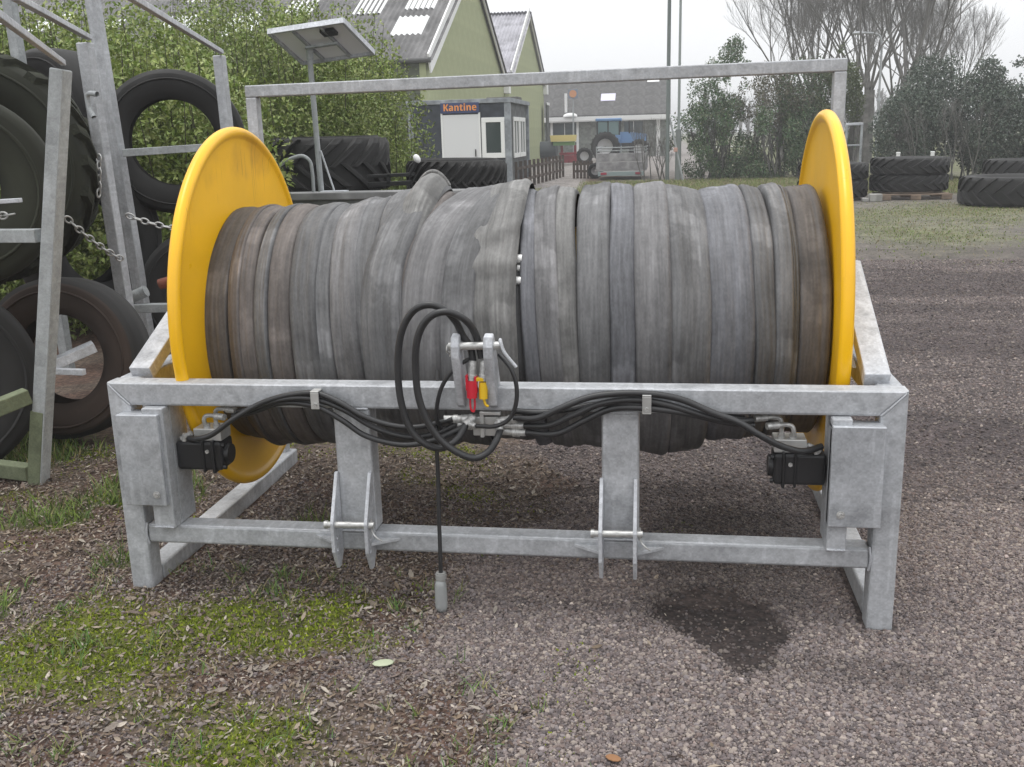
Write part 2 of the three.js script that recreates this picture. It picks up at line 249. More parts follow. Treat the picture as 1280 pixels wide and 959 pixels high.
single('fallen_leaf', (() => { const g = new THREE.SphereGeometry(0.034, 10, 6); g.scale(1, 0.12, 0.62); g.rotateY(0.3); g.translate(-0.255, gh(-0.255, 0.42) + 0.012, 0.42); return g; })(), mat(lin(0.42, 0.46, 0.32), 0.7), 'pale greenish leaf lying flat among brown leaves in the foreground', 'leaf');
// ---------------------------------------------------------------- hose reel
const H = 0.768, HW = 1.3, T = 0.08, AX = { y: 0.901, z: -0.762, turn: 0.0385 };
const drumP = (X, r, th) => V(X * Math.cos(AX.turn) + r * Math.sin(th) * Math.sin(AX.turn), AX.y + r * Math.cos(th), AX.z + r * Math.sin(th) * Math.cos(AX.turn) - X * Math.sin(AX.turn));
const reel = thing('hose_reel', 'galvanised steel hose reel frame with two round yellow flanges', 'hose reel');
{
  const R = reel, G = M.galv;
  const fz = g => { g.translate(0, 0, -T); return g; };
  part('front_beam', fz(poly([[-HW, H], [HW, H], [HW - T, H - T], [-HW + T, H - T]], T, 0.009)), G, R);
  for (const s of [-1, 1]) {
    const y0 = s > 0 ? -0.03 : -0.02;
    part('front_leg', fz(poly([[s * HW, y0], [s * HW, H], [s * (HW - T), H - T], [s * (HW - T), y0]].slice()[s > 0 ? 'slice' : 'slice'](), T, 0.009)), G, R);
    part('weld_seam', [tube([[s * (HW - 0.006), H - 0.006, 0.000], [s * (HW - 0.04), H - 0.041, 0.0005], [s * (HW - T + 0.002), H - T + 0.002, 0]], 0.0035, 6, 4)], M.galvBright, R);
    part('side_rail', beam([s * (HW - T / 2), H - T / 2, -T - 0.001], [s * (HW - T / 2), H - T / 2, -1.38], T, T, 0.009), G, R);
    part('ground_skid', beam([s * (HW - T / 2), 0.03, -T - 0.001], [s * (HW - T / 2), 0.03, -1.45], T, T, 0.009), G, R);
    const top = s < 0 ? 1.793 : 1.815;
    part('hoop_post', beam([s * (HW - 0.026), 0.07, -1.405], [s * (HW - 0.026), top - 0.052, -1.405], 0.052, 0.052, 0.006), G, R);
    part('side_brace', beam([s * 1.225, H + 0.008, -0.10], [s * 1.225, 1.055, -0.69], 0.078, 0.05, 0.004), M.galvBright, R);
    part('side_brace', beam([s * 1.225, 1.052, -0.705], [s * 1.225, H + 0.008, -1.36], 0.078, 0.05, 0.004), M.galvBright, R);
    part('bearing_plate', plateX([[-0.22, H + 0.02], [-0.7, 0.98], [-1.2, H + 0.02]], s > 0 ? 1.172 : -1.184, 0.012, 0.002), G, R);
    part('bearing_housing', [cyl([s * 1.15, AX.y, AX.z], [s * 1.26, AX.y, AX.z], 0.07, 0.07, 20)], M.black, R);
  }
  part('hoop_rail', beam([-HW, 1.793 - 0.026, -1.405], [HW, 1.815 - 0.026, -1.405], 0.052, 0.052, 0.006), G, R);
  part('lower_beam', bx(-HW + T + 0.001, HW - T - 0.001, 0.186, 0.256, -0.085, -0.004, 0.011), G, R);
  part('weld_seam', tube([[-1.215, 0.262, -0.003], [-1.219, 0.22, 0.000], [-1.215, 0.183, -0.003]], 0.004, 6, 4), M.galvBright, R); part('weld_seam', [tube([[1.215, 0.262, -0.003], [1.219, 0.22, 0.000], [1.215, 0.183, -0.003]], 0.004, 6, 4)], M.galvBright, R);
  // inner uprights carrying the drive boxes
  for (const [x0, x1] of [[-1.168, -1.092], [1.077, 1.137]]) {
    part('drive_upright', [bx(x0, x1, 0.257, H - T - 0.001, -0.02, 0.03, 0.005), bx(x0 + 0.004, x1 - 0.012, 0.258, H - T - 0.002, -0.125, -0.021, 0.003), bx(x1 - 0.011, x1, 0.259, H - T - 0.003, -0.128, -0.021, 0.002)], G, R);
  }
  for (const [x0, x1, bxp] of [[-1.252, -1.103, -1.135], [1.076, 1.232, 1.112]]) {
    const c = part('chain_cover', [bx(x0, x1, 0.346, 0.669, 0.032, 0.05, 0.004), bx(x0 + 0.001, x1 - 0.001, 0.655, 0.668, -0.03, 0.0318, 0.003), bx(x1 - 0.009, x1 - 0.001, 0.347, 0.654, 0.0012, 0.0318, 0.002), bx(x0 + 0.001, x0 + 0.009, 0.347, 0.654, 0.0012, 0.0318, 0.002)], mat(lin(0.98, 0.99, 1.0), 0.85, { map: galvTex, roughnessMap: galvRough, metalness: 0.4 }), R);
    part('bolt', [cyl([bxp, 0.387, 0.05], [bxp, 0.387, 0.057], 0.009, 0.008, 6), cyl([bxp, 0.387, 0.0495], [bxp, 0.387, 0.052], 0.013, 0.013, 14)], M.zinc, c);
  }
  // middle uprights with lower link brackets
  for (const [x0, x1] of [[-0.508, -0.383], [0.377, 0.496]]) {
    part('link_upright', bx(x0, x1, 0.2565, H - T - 0.001, -0.088, -0.006, 0.009), G, R);
    const prof = [[-0.005, 0.47], [0.006, 0.47], [0.085, 0.315], [0.085, 0.215], [0.05, 0.145], [0.03, 0.145], [-0.0035, 0.19]];
    const xa = x0 + 0.006, xb = x1 - 0.016;
    for (const x of [xa - 0.012, xb]) {
      const hp = part('hitch_plate', plateX(prof, x, 0.012, 0.002, [[0.06, 0.215, 0.008], [0.055, 0.255, 0.006]]), M.galvBright, R);
    }
    part('hitch_pin', [cyl([xa - 0.035, 0.306, 0.065], [xb + 0.03, 0.308, 0.065], 0.011, 0.011, 18), cyl([xa - 0.037, 0.306, 0.065], [xa - 0.026, 0.306, 0.065], 0.014, 0.014, 6), cyl([xb + 0.024, 0.308, 0.065], [xb + 0.026, 0.308, 0.065], 0.004, 0.004, 6)], M.zinc, R);
    part('linch_pin', tube([[xb + 0.022, 0.33, 0.065], [xb + 0.022, 0.29, 0.066], [xb + 0.04, 0.268, 0.075], [xb + 0.055, 0.256, 0.07]], 0.003, 6, 5), M.zinc, R);
    for (const [xs, s] of [[xa - 0.0125, -1], [xb + 0.0125, 1]]) {
      const g = poly([[0, 0], [s * 0.085, 0], [0, 0.055]].map(p => p), 0.01, 0.001); g.rotateX(Math.PI / 2); g.translate(xs, 0.238, -0.0035); part('gusset', g, G, R);
    }
  }
  for (const [x0, x1, y, z] of [[-.505, -.386, .2585, -.003], [.380, .493, .2585, -.003], [-.505, -.386, .688, -.003], [.380, .493, .688, -.003], [-1.166, -1.094, .262, .031], [1.079, 1.135, .262, .031]]) { const q = []; for (let i = 0; i <= 14; i++) q.push([mix(x0, x1, i / 14), y + rr(-.0008, .0008), z + rr(-.0008, .0008)]); part('weld_seam', tube(q, .0042, 6, 2), M.galvBright, R); }
  // top link bracket, pin and handle
  const tl = [[-0.0, 0.70], [0.004, 0.70], [0.03, 0.715], [0.085, 0.88], [0.088, 0.915], [0.078, 0.945], [0.05, 0.952], [0.03, 0.93], [-0.045, 0.775], [-0.045, 0.7695], [0, 0.7695]];
  for (const [x, th] of [[-0.082, 0.026], [0.020, 0.030]]) part('top_link_plate', plateX(tl, x, th, 0.005, [[0.06, 0.915, 0.011]]), M.galvBright, R);
  const pin = part('top_link_pin', [cyl([-0.092, 0.912, 0.06], [0.075, 0.916, 0.06], 0.0125, 0.0125, 18)], M.zinc, R);
  part('pin_handle', tube([[0.068, 0.916, 0.06], [0.072, 0.935, 0.065], [0.074, 0.93, 0.072], [0.085, 0.9, 0.078], [0.122, 0.852, 0.08]], 0.0055, 8, 6), M.galvBright, pin);
  part('linch_pin', [new THREE.TorusGeometry(0.013, 0.003, 6, 18).rotateY(1.3).translate(-0.093, 0.905, 0.062), cyl([-0.088, 0.925, 0.06], [-0.088, 0.88, 0.06], 0.004, 0.004, 8)], M.zinc, pin);
  // motors
  for (const [x0, x1, s] of [[-1.091, -0.925, 1], [0.916, 1.076, -1]]) {
    const xi = s > 0 ? x1 : x0, xo = s > 0 ? x0 : x1;
    const m = part('hydraulic_motor', [bx(x0, x1, 0.45, 0.553, -0.13, -0.03, 0.012), bx(xi - s * 0.035, xi - s * 0.025, 0.442, 0.56, -0.136, -0.022, 0.004), bx(xi - s * 0.07, xi - s * 0.062, 0.444, 0.558, -0.134, -0.024, 0.004), cyl([xi - s * 0.001, 0.5, -0.08], [xi + s * 0.014, 0.5, -0.08], 0.036, 0.033, 20), cyl([xi, 0.462, -0.04], [xi + s * 0.01, 0.462, -0.04], 0.008, 0.008, 6), cyl([xi, 0.54, -0.04], [xi + s * 0.01, 0.54, -0.04], 0.008, 0.008, 6)], M.black, m0(R));
    part('bolt', [cyl([xi - s * 0.05, 0.52, -0.03], [xi - s * 0.05, 0.52, -0.024], 0.007, 0.007, 6)], M.zinc, m);
    part('valve_block', [bx(Math.min(xi, xi - s * 0.1), Math.max(xi, xi - s * 0.1), 0.554, 0.598, -0.12, -0.04, 0.004), cyl([xi - s * 0.022, 0.598, -0.06], [xi - s * 0.022, 0.612, -0.06], 0.012, 0.012, 6), cyl([xi - s * 0.058, 0.598, -0.06], [xi - s * 0.058, 0.612, -0.06], 0.012, 0.012, 6)], M.zinc, m);
    for (const [d, zz, hgt] of [[0.022, -0.06, 0.665], [0.058, -0.045, 0.645]]) {
      const q = xi - s * d, dir = s > 0 ? 1 : -1;
      part('elbow_fitting', [tube([[q, 0.6, -0.06], [q, hgt - 0.018, zz], [q + dir * 0.006, hgt - 0.004, zz], [q + dir * 0.022, hgt, zz], [q + dir * 0.075, hgt, zz + 0.02]], 0.0075, 10, 5), cyl([q + dir * 0.045, hgt, zz + 0.005], [q + dir * 0.085, hgt, zz + 0.02], 0.0115, 0.0115, 8)], M.zinc, m);
    }
    part('adapter', [cyl([xo - s * -0.02, 0.56, -0.045], [xo + s * 0.06, 0.582, -0.04], 0.011, 0.009, 8), cyl([xo + s * 0.03, 0.553, -0.04], [xo + s * 0.035, 0.58, -0.04], 0.009, 0.009, 6)], M.zinc, m);
  }
  function m0(r) { return r; }
  // drum flanges
  const prof = [[0.05, 0.0045]], rc = 0.682, rt = 0.0225;
  const outer = [[0.05, 0.004], [0.3, 0.005], [0.55, 0.004], [0.63, 0.005], [0.655, 0.010]];
  for (let k = 0; k <= 14; k++) { const a = Math.PI * (0.83 - k / 14 * 1.66); outer.push([rc + rt * Math.cos(a), Math.sin(a) * rt * 0.98]); }
  outer.push([0.655, -0.010], [0.63, -0.006], [0.55, -0.005], [0.3, -0.006], [0.05, -0.005], [0.05, 0.004]);
  for (const [X, ft] of [[-1.08, .046], [1.139, -.012]]) {
    const g = lathe(outer, 128); g.rotateZ(-Math.PI / 2); g.rotateY(ft); const c = drumP(X, 0, 0); g.translate(c.x, c.y, c.z); part('flange', boxUV(g, 0.7), M.yellow, R);
  }
  { const a = drumP(-1.08, 0, 0), b = drumP(1.11, 0, 0); part('drum_core', cyl(a.toArray(), b.toArray(), 0.3, 0.3, 32), M.yellow, R); part('axle', cyl(drumP(-1.2, 0, 0).toArray(), drumP(1.22, 0, 0).toArray(), 0.035, 0.035, 16), M.zinc, R); }
  // hydraulic hoses along the front
  const hoses = [
    [[[-1.04, .565, -.035], [-0.996, .574, .0], [-.931, .595, .02], [-.845, .653, .025], [-.728, .715, .026], [-.629, .741, .024], [-.547, .745, .022], [-.468, .718, .03], [-.39, .674, .035], [-.298, .643, .03], [-.219, .636, .02], [-.10, .662, .01]], .0095],
    [[[-.85, .665, -.03], [-.80, .68, .0], [-.751, .70, .018], [-.638, .728, .025], [-.542, .722, .022], [-.452, .688, .024], [-.374, .638, .02], [-.296, .61, .02], [-.23, .60, .015], [-.15, .615, .01], [-.09, .642, .0]], .0095],
    [[[-.875, .645, -.04], [-.79, .668, -.01], [-.677, .708, .012], [-.553, .70, .022], [-.462, .656, .03], [-.397, .611, .032], [-.318, .585, .03], [-.251, .578, .03], [-.156, .597, .03], [-.06, .64, .02]], .0095],
    [[[.099, .669, .012], [.175, .675, .03], [.252, .712, .04], [.339, .745, .03], [.426, .757, .024], [.524, .757, .022], [.621, .742, .024], [.717, .705, .035], [.802, .673, .04], [.862, .636, .04], [.935, .594, .02], [1.0, .574, .0], [1.06, .578, -.04]], .0105],
    [[[.122, .64, .0], [.211, .648, .016], [.288, .684, .024], [.375, .722, .02], [.474, .736, .018], [.572, .725, .02], [.67, .697, .022], [.755, .673, .015], [.81, .665, -.005], [.845, .665, -.025]], .0105],
    [[[.13, .618, .0], [.235, .62, .012], [.324, .665, .014], [.412, .705, .014], [.523, .71, .022], [.646, .694, .018], [.744, .67, .01], [.80, .655, -.01], [.85, .646, -.03]], .0105],
    [[[.10, .69, .0], [.18, .69, .014], [.27, .70, .012], [.36, .718, .012], [.45, .722, .012], [.56, .712, .012], [.66, .69, .008], [.74, .682, .0], [.82, .668, -.03]], .0095],
    // the two long coils over the top link bracket
    [[[-.022, .86, .035], [-.030, .905, .032], [-.052, .945, .04], [-.066, .990, .06], [-.098, 1.03, .075], [-.14, 1.047, .08], [-.185, 1.035, .08], [-.222, .992, .08], [-.245, .924, .08], [-.253, .834, .085], [-.245, .73, .09], [-.216, .643, .09], [-.169, .596, .085], [-.125, .583, .07], [-.082, .605, .05], [-.055, .648, .02]], .0115],
    [[[.006, .87, .035], [.0, .905, .034], [-.008, .945, .045], [-.022, .985, .07], [-.048, 1.013, .09], [-.085, 1.028, .1], [-.126, 1.02, .105], [-.16, .988, .105], [-.182, .935, .105], [-.19, .852, .105], [-.184, .762, .11], [-.16, .684, .11], [-.119, .619, .105], [-.062, .573, .095], [-.016, .557, .085], [.022, .572, .07], [.046, .604, .05], [.055, .632, .02]], .0115],
    [[[-.03, .868, .02], [-.079, .838, .035], [-.123, .78, .04], [-.144, .71, .04], [-.148, .665, .03], [-.14, .635, .01], [-.11, .62, .0]], .007],
    [[[.06, .88, .025], [.098, .845, .05], [.116, .794, .055], [.114, .729, .055], [.09, .677, .05], [.044, .65, .04], [-.02, .646, .03]], .007],
    [[[-.168, .80, -.09], [-.162, .72, -.05], [-.159, .63, .0], [-.156, .45, .02], [-.157, .3, .03], [-.156, .2, .04], [-.156, .135, .045]], .007],
  ];
  const hm = mat(lin(0.042, 0.042, 0.044), 0.42, { map: noiseTex });
  hoses.forEach(([p, r], i) => part(i === 11 ? 'cable' : 'hydraulic_hose', tube(p, r, 10, 6), hm, R));
  for (const x of [-0.55, 0.52]) part('hose_clamp', [bx(x - 0.014, x + 0.014, 0.70, 0.752, 0.036, 0.041, 0.002), bx(x - 0.014, x + 0.014, 0.752, 0.757, 0.001, 0.041, 0.002), bx(x - 0.014, x + 0.014, 0.696, 0.702, 0.0, 0.041, 0.002), cyl([x, 0.712, 0.041], [x, 0.712, 0.048], 0.007, 0.007, 6)], M.zinc, R);
  // manifold under the beam
  const mf = part('hose_manifold', [bx(-0.04, 0.045, 0.60, 0.665, -0.05, -0.012, 0.004), bx(-0.013, 0.0, 0.6, 0.687, -0.011, 0.006, 0.002), bx(-0.013, 0.055, 0.676, 0.686, -0.011, 0.008, 0.002)], M.zinc, R);
  for (const [a, b, r] of [[[-.13, .662, .008], [-.075, .660, .0], .012], [[-.075, .66, 0], [-.03, .658, -.01], .0145], [[-.09, .642, 0], [-.03, .63, -.02], .0115], [[.045, .655, -.005], [.11, .667, .012], .012], [[.04, .64, -.01], [.13, .642, .004], .0115], [[.04, .618, -.01], [.135, .618, .002], .0115], [[-.06, .648, .022], [-.035, .665, .0], .0125], [[.054, .628, .024], [.045, .65, .0], .0135], [[-.022, .646, .03], [-.045, .65, .02], .009]])
    part('hose_fitting', [cyl(a, b, r, r, 12), cyl(a.map((v, i) => mix(v, b[i], .55)), a.map((v, i) => mix(v, b[i], .8)), r * 1.3, r * 1.3, 6)], M.zinc, mf);
  // quick couplers hanging from the coils
  for (const [x, m, lab] of [[-0.026, M.red, 'red coupler cap'], [0.010, M.yel, 'yellow coupler cap']]) {
    const red = x < 0, c = part('coupler', [cyl([x + .004, .862, .036], [x, .80, .046], .0125, .0135, 14), cyl([x + .002, .82, .043], [x + .001, .808, .045], .016, .016, 6)], M.zinc, R);
    const cap = part('coupler_cap', red ? [cyl([x, .80, .047], [x, .745, .052], .0175, .0165, 16), bx(x - .018, x - .010, .77, .82, .035, .06, .002), bx(x + .010, x + .018, .76, .815, .035, .06, .002), tube([[x - .006, .748, .052], [x - .004, .71, .056], [x + .003, .700, .056], [x + .008, .715, .054], [x + .008, .748, .052]], .0035, 6, 5)]
      : [cyl([x, .795, .045], [x, .742, .05], .0145, .0135, 16), bx(x - .02, x + .004, .80, .812, .04, .06, .002), tube([[x, .745, .05], [x + .008, .722, .052], [x + .016, .718, .052]], .0045, 6, 5)], m, c, { label: lab });
  }
  // plug on the hanging cable in a clear bottle
  const pl = part('cable_plug', [cyl([-.156, .14, .045], [-.157, .085, .047], .016, .014, 14), cyl([-.156, .135, .045], [-.156, .118, .045], .0185, .0185, 14)], mat(lin(0.28, 0.28, 0.27), 0.6), R);
  part('plug_cover', [lathe([[.012, .115], [.017, .108], [.020, .095], [.021, .06], [.0205, .02], [.018, .004], [0.001, .004]], 24).translate(-.158, 0, .048)], mat(lin(0.6, 0.62, 0.62), 0.25, { transmission: 0.55, thickness: 0 }), pl);
}

// ---------------------------------------------------------------- flat hose wound on the drum
const streak = tex(1024, (u, v) => {
  const a = vn(u * 120, v * 6, 120, 6), b = vn(u * 40, v * 3, 40, 3), c = pfbm(u * 6, v * 6, 6, 5), d = pfbm(u * 50, v * 50, 50, 2), e = vn(u * 200, v * 14, 200, 14);
  const dust = step(0.56, 0.70, pfbm(u * 8 + 0.5, v * 8, 8, 6)) * 0.20 * (0.5 + a);
  const g = 0.53 + 0.07 * (a - 0.5) + 0.10 * (b - 0.5) + 0.17 * (c - 0.5) + 0.05 * (d - 0.5) + 0.08 * (e - 0.5) + dust * 0.45 + 0.05 * (vn(u * 260, v * 130, 260, 130) - 0.5); return [g, g, g];
});
const streakBump = tex(512, (u, v) => 0.5 * vn(u * 110, v * 5, 110, 5) + 0.3 * vn(u * 30, v * 9, 30, 9) + 0.2 * pfbm(u * 60, v * 60, 60, 2), false);
const hoseMat = [[.62, .61, .62], [.52, .52, .53], [.58, .59, .64], [.49, .43, .40], [.45, .45, .46], [.66, .65, .63], [.41, .375, .36]].map(c => mat(lin(...c), 0.72, { map: streak, bumpMap: streakBump, bumpScale: 0.002 }));
const lut = (t, x) => { if (x <= t[0][0]) return t[0][1]; for (let i = 0; i < t.length - 1; i++) if (x <= t[i + 1][0]) return mix(t[i][1], t[i + 1][1], sm((x - t[i][0]) / (t[i + 1][0] - t[i][0]))); return t[t.length - 1][1]; };
const rTop = x => lut([[-1.1, .385], [-.863, .392], [-.67, .392], [-.52, .41], [-.42, .438], [-.3, .446], [-.13, .424], [.11, .436], [.387, .448], [.536, .444], [.714, .426], [.917, .432], [1.12, .422]], x);
const rBot = x => lut([[-1.1, .50], [-.94, .535], [-.5, .53], [0, .53], [.3, .535], [.57, .56], [.70, .55], [.73, .515], [.8, .50], [1.12, .47]], x);
const hose = thing('flat_hose', 'grey flat rubber slurry hose wound in layers between the yellow flanges', 'hose');
function wrap(x0, x1, m, o = {}) {
  const { lean = 0, lift = 0, thick = 0.011, tilt = 0.004, th0 = 0, th1 = Math.PI * 2, crease = 0.5, seedv = x0 * 31, liftTop = 0, xw = null, flat = 0, bandAt = null } = o;
  const N = Math.round((th1 - th0) / (Math.PI * 2) * 120), K = 18, P = [], U = [], I = [];
  for (let k = 0; k <= N; k++) {
    const th = th0 + (th1 - th0) * k / N, e = o.fade ? Math.min(1, k / N / o.fade, (1 - k / N) / o.fade) : 1;
    for (let j = 0; j <= K; j++) {
      const u = j / K, c = 2 * u - 1;
      const nx = Math.cos(th), ny = Math.sin(th);
      const wob = 0.012 * (vn(nx * 1.6 + 5 + seedv, ny * 1.6 + 9) - 0.5);
      let X = x0 + (x1 - x0) * u - Math.cos(th) * lean / 2 + wob * 1.4 + (o.arc ? o.arc(th) : 0);
      let r = rTop(X) + (rBot(X) - rTop(X)) * (1 - Math.cos(th)) / 2;
      r += thick * (o.pow === 2 ? sm(clamp(e)) : 1) * (1 - Math.pow(Math.abs(c), o.pow || 7)) - 0.009 * Math.pow(Math.abs(c), 12) + tilt * 1.5 * c;
      r += crease * (0.008 * (vn(c * 2.2 + seedv + nx * 0.7, ny * 1.2 + seedv) - 0.5) + 0.007 * (vn(c * 5 + seedv * 2 + nx * 0.6, ny * 2.5) - 0.5) + 0.004 * (vn(c * 9 + seedv, th * 2.2 + seedv) - 0.5));
      r += lift * sm(clamp(e)) + liftTop * Math.exp(-((((th + 1) % (Math.PI * 2)) - 1 - (o.tc || 0)) ** 2) / (o.tw || 0.12)) + (o.bump ? o.bump(th, u) : 0);
      const p = drumP(X, r, th); P.push(p.x, p.y, p.z); U.push((u * (x1 - x0)) * 1.0 + seedv, th * 0.48 + seedv * 0.37);
    }
  }
  for (let k = 0; k < N; k++) for (let j = 0; j < K; j++) { const a = k * (K + 1) + j; I.push(a, a + 1, a + K + 1, a + 1, a + K + 2, a + K + 1); }
  const g = new THREE.BufferGeometry(); g.setAttribute('position', new THREE.Float32BufferAttribute(P, 3)); g.setAttribute('uv', new THREE.Float32BufferAttribute(U, 2)); g.setIndex(I); g.computeVertexNormals();
  return part(o.name || 'hose_wrap', g, m, hose);
}
{
  const W = [ // x0, x1 at the front of the drum, tint, lean from top to bottom
    [-1.085, -.985, 6, .0], [-.992, -.94, 3, .01], [-.947, -.885, 3, .02], [-.892, -.835, 1, .02], [-.842, -.755, 3, .015], [-.765, -.655, 4, .02], [-.668, -.60, 1, .05], [-.612, -.50, 0, .06], [-.515, -.415, 4, .08],
    [-.43, -.33, 1, .07], [-.345, -.20, 3, .05], [-.215, -.09, 4, .02], [.068, .125, 2, .05], [.115, .205, 0, .05], [.195, .268, 5, .045], [.258, .375, 1, .01], [.367, .458, 2, .005], [.448, .576, 0, .01], [.566, .715, 1, .02], [.705, .858, 2, .035], [.848, .925, 4, .02], [.92, .985, 1, .01], [.98, 1.005, 4, .005], [1.0, 1.108, 6, .0]];
  W.forEach(([a, b, c, l], i) => wrap(a, b, hoseMat[c], { lean: l, tilt: i % 2 ? 0.005 : -0.004, lift: [0, 0.004, -0.002, 0.003][i % 4] }));
  wrap(-.105, .075, hoseMat[4], { lean: .02, lift: -0.02 });                      // lower layer seen in the gap
  const sweep = k => th => k * Math.exp(-((th / 0.8) ** 2));
  wrap(-.50, -.345, hoseMat[1], { arc: sweep(.10), lift: .014, th0: -1.0, th1: 2.9, fade: .18, thick: .012 });
  wrap(-.36, -.205, hoseMat[0], { arc: sweep(.17), lift: .022, th0: -1.0, th1: 2.9, fade: .18, thick: .013 });
  wrap(-.225, -.095, hoseMat[1], { arc: sweep(.12), lift: .027, th0: -1.0, th1: 2.7, fade: .18, thick: .013 });
  const sstep = (a, w, t) => step(a - w, a + w, t);
  wrap(-.115, .054, hoseMat[5], { arc: sweep(.015), lift: .030, th0: -.9, th1: 2.6, fade: .16, thick: .014, tilt: .006, bump: (th, u) => { const w = .03 * Math.sin(u * 5), a = .90 + w, b = 1.16 - .4 * w; return 0.016 * sstep(a - .10, .08, th) - 0.020 * sstep(a, .025, th) + 0.013 * sstep(b - .09, .07, th) - 0.017 * sstep(b, .022, th) + .006 * Math.exp(-(((th - 1.42 - .06 * u) / .05) ** 2)); } });
  // fold standing up on top where the hose doubles back
  wrap(-.43, -.295, hoseMat[5], { arc: sweep(.05), lift: .012, th0: -.95, th1: 1.0, fade: .42, thick: .055, pow: 2, crease: .3, name: 'hose_fold' });
  for (const [th, k, rad] of [[-.06, .97, .009]]) { const pts = []; for (let i = 0; i <= 12; i++) { const c = -1 + i / 6, X = -.3125 + .064 * k * c; pts.push(drumP(X, rTop(-.33) + .018 + .057 * k * (1 - c * c) , th).toArray()); } part('hose_fold_edge', tube(pts, rad, 8, 3), hoseMat[5], hose); }
  const c1 = drumP(.058, .462, 1.05), c2 = drumP(.060, .468, 1.22);
  part('hose_coupling', [cyl([c1.x - .03, c1.y, c1.z], [c1.x + .012, c1.y, c1.z], .016, .016, 12), cyl([c1.x - .005, c1.y - .03, c1.z + .012], [c1.x + .008, c1.y - .03, c1.z + .012], .012, .012, 8), cyl([c2.x - .03, c2.y, c2.z], [c2.x + .008, c2.y, c2.z], .014, .014, 12)], mat(lin(.8, .8, .78), .4, { metalness: .3 }), hose);
}
// ---------------------------------------------------------------- tyres
const tyreTex = tex(512, (u, v) => { const g = 0.55 + 0.5 * pfbm(u * 7, v * 7, 7, 6) + 0.35 * step(0.55, 0.75, pfbm(u * 4 + .2, v * 4, 4, 5)); return [g, g * 0.985, g * 0.96]; });
const tyreMat = mat(lin(0.034, 0.034, 0.035), 0.8, { map: tyreTex, bumpMap: noiseTex, bumpScale: 0.003 });
const tyreMossy = mat(lin(0.042, 0.047, 0.032), 0.9, { map: tyreTex, bumpMap: noiseTex, bumpScale: 0.003 });
const tyreBrown = mat(lin(0.072, 0.050, 0.040), 0.9, { map: noiseTex });
function tyreThing(o) {                                                  // wheel axis along local y, centre at the origin
  const { R, W, ri, lugs = 0, lugH = 0.035, m = tyreMat, name = 'tractor_tyre', label, pos, rot = [0, 0, 0], group, slant = 0.34, lw = 0.055, liner = null } = o;
  const t = thing(name, label, 'tyre', pos, 0, group); t.rotation.set(...rot);
  const b = lugs ? R - lugH : R, w = W / 2, s = [];
  const add = (r, y) => s.push([r, y]);
  add(ri, -w * 0.62); add(ri + 0.015, -w * 0.72); add(ri + (b - ri) * 0.25, -w * 0.93); add(ri + (b - ri) * 0.55, -w); add(ri + (b - ri) * 0.82, -w * 0.96); add(b - 0.025, -w * 0.86); add(b - 0.004, -w * 0.7);
  add(b, -w * 0.4); add(b + 0.003, 0); add(b, w * 0.4); add(b - 0.004, w * 0.7); add(b - 0.025, w * 0.86); add(ri + (b - ri) * 0.82, w * 0.96); add(ri + (b - ri) * 0.55, w); add(ri + (b - ri) * 0.25, w * 0.93); add(ri + 0.015, w * 0.72); add(ri, w * 0.62);
  part('carcass', lathe(s, 56), m, t);
  const k = []; k.push([ri, w * 0.62]); k.push([ri + 0.03, w * 0.56]); k.push([ri + (b - ri) * 0.5, w * 0.86]); k.push([b - 0.05, w * 0.72]); k.push([b - 0.045, 0]); k.push([b - 0.05, -w * 0.72]); k.push([ri + (b - ri) * 0.5, -w * 0.86]); k.push([ri + 0.03, -w * 0.56]); k.push([ri, -w * 0.62]);
  if (o.band) part('tread_band', lathe([[b - .045, -w * .93], [b + .004, -w * .72], [b + .008, 0], [b + .004, w * .72], [b - .045, w * .93]], 56), tyreMat, t);
  for (const sy of [-1, 1]) if (!lugs || R < .7) part('sidewall_rib', lathe([[ri + (b - ri) * .62, sy * w * .97], [ri + (b - ri) * .645, sy * (w + .008)], [ri + (b - ri) * .68, sy * (w + .007)], [ri + (b - ri) * .70, sy * w * .96]], 56), m, t);
  part('inner_liner', lathe(k, 56), liner || m, t);
  if (lugs) {
    const mk = sgn => {
      const g = new THREE.BoxGeometry(1, 1, 1, 5, 1, 1), p = g.attributes.position;
      for (let i = 0; i < p.count; i++) {
        const u = p.getX(i) + 0.5, h = p.getY(i) + 0.5, c = p.getZ(i);
        const y = sgn * (u * w * 1.0 - 0.06 * w), drop = u > 0.8 ? (u - 0.8) / 0.2 : 0;
        const r = mix(b - 0.02 - drop * 0.05, R - drop * 0.028, h), a = (u * slant * 0.62 / R) + (c * lw * (1 - 0.25 * h) * (1 + 0.3 * u)) / R + 0.05 * sgn * 0;
        p.setXYZ(i, r * Math.cos(a), y, -r * Math.sin(a));
      }
      const q = g.toNonIndexed(); q.computeVertexNormals(); return q;
    };
    const gs = [mk(1), mk(-1)];
    for (let i = 0; i < lugs; i++) for (let q = 0; q < 2; q++) { const l = new THREE.Mesh(gs[q], m); l.name = 'tread_lug'; l.castShadow = l.receiveShadow = true; l.rotation.y = (i + q * 0.5) / lugs * Math.PI * 2; t.add(l); }
  }
  return t;
}
const HP = Math.PI / 2;
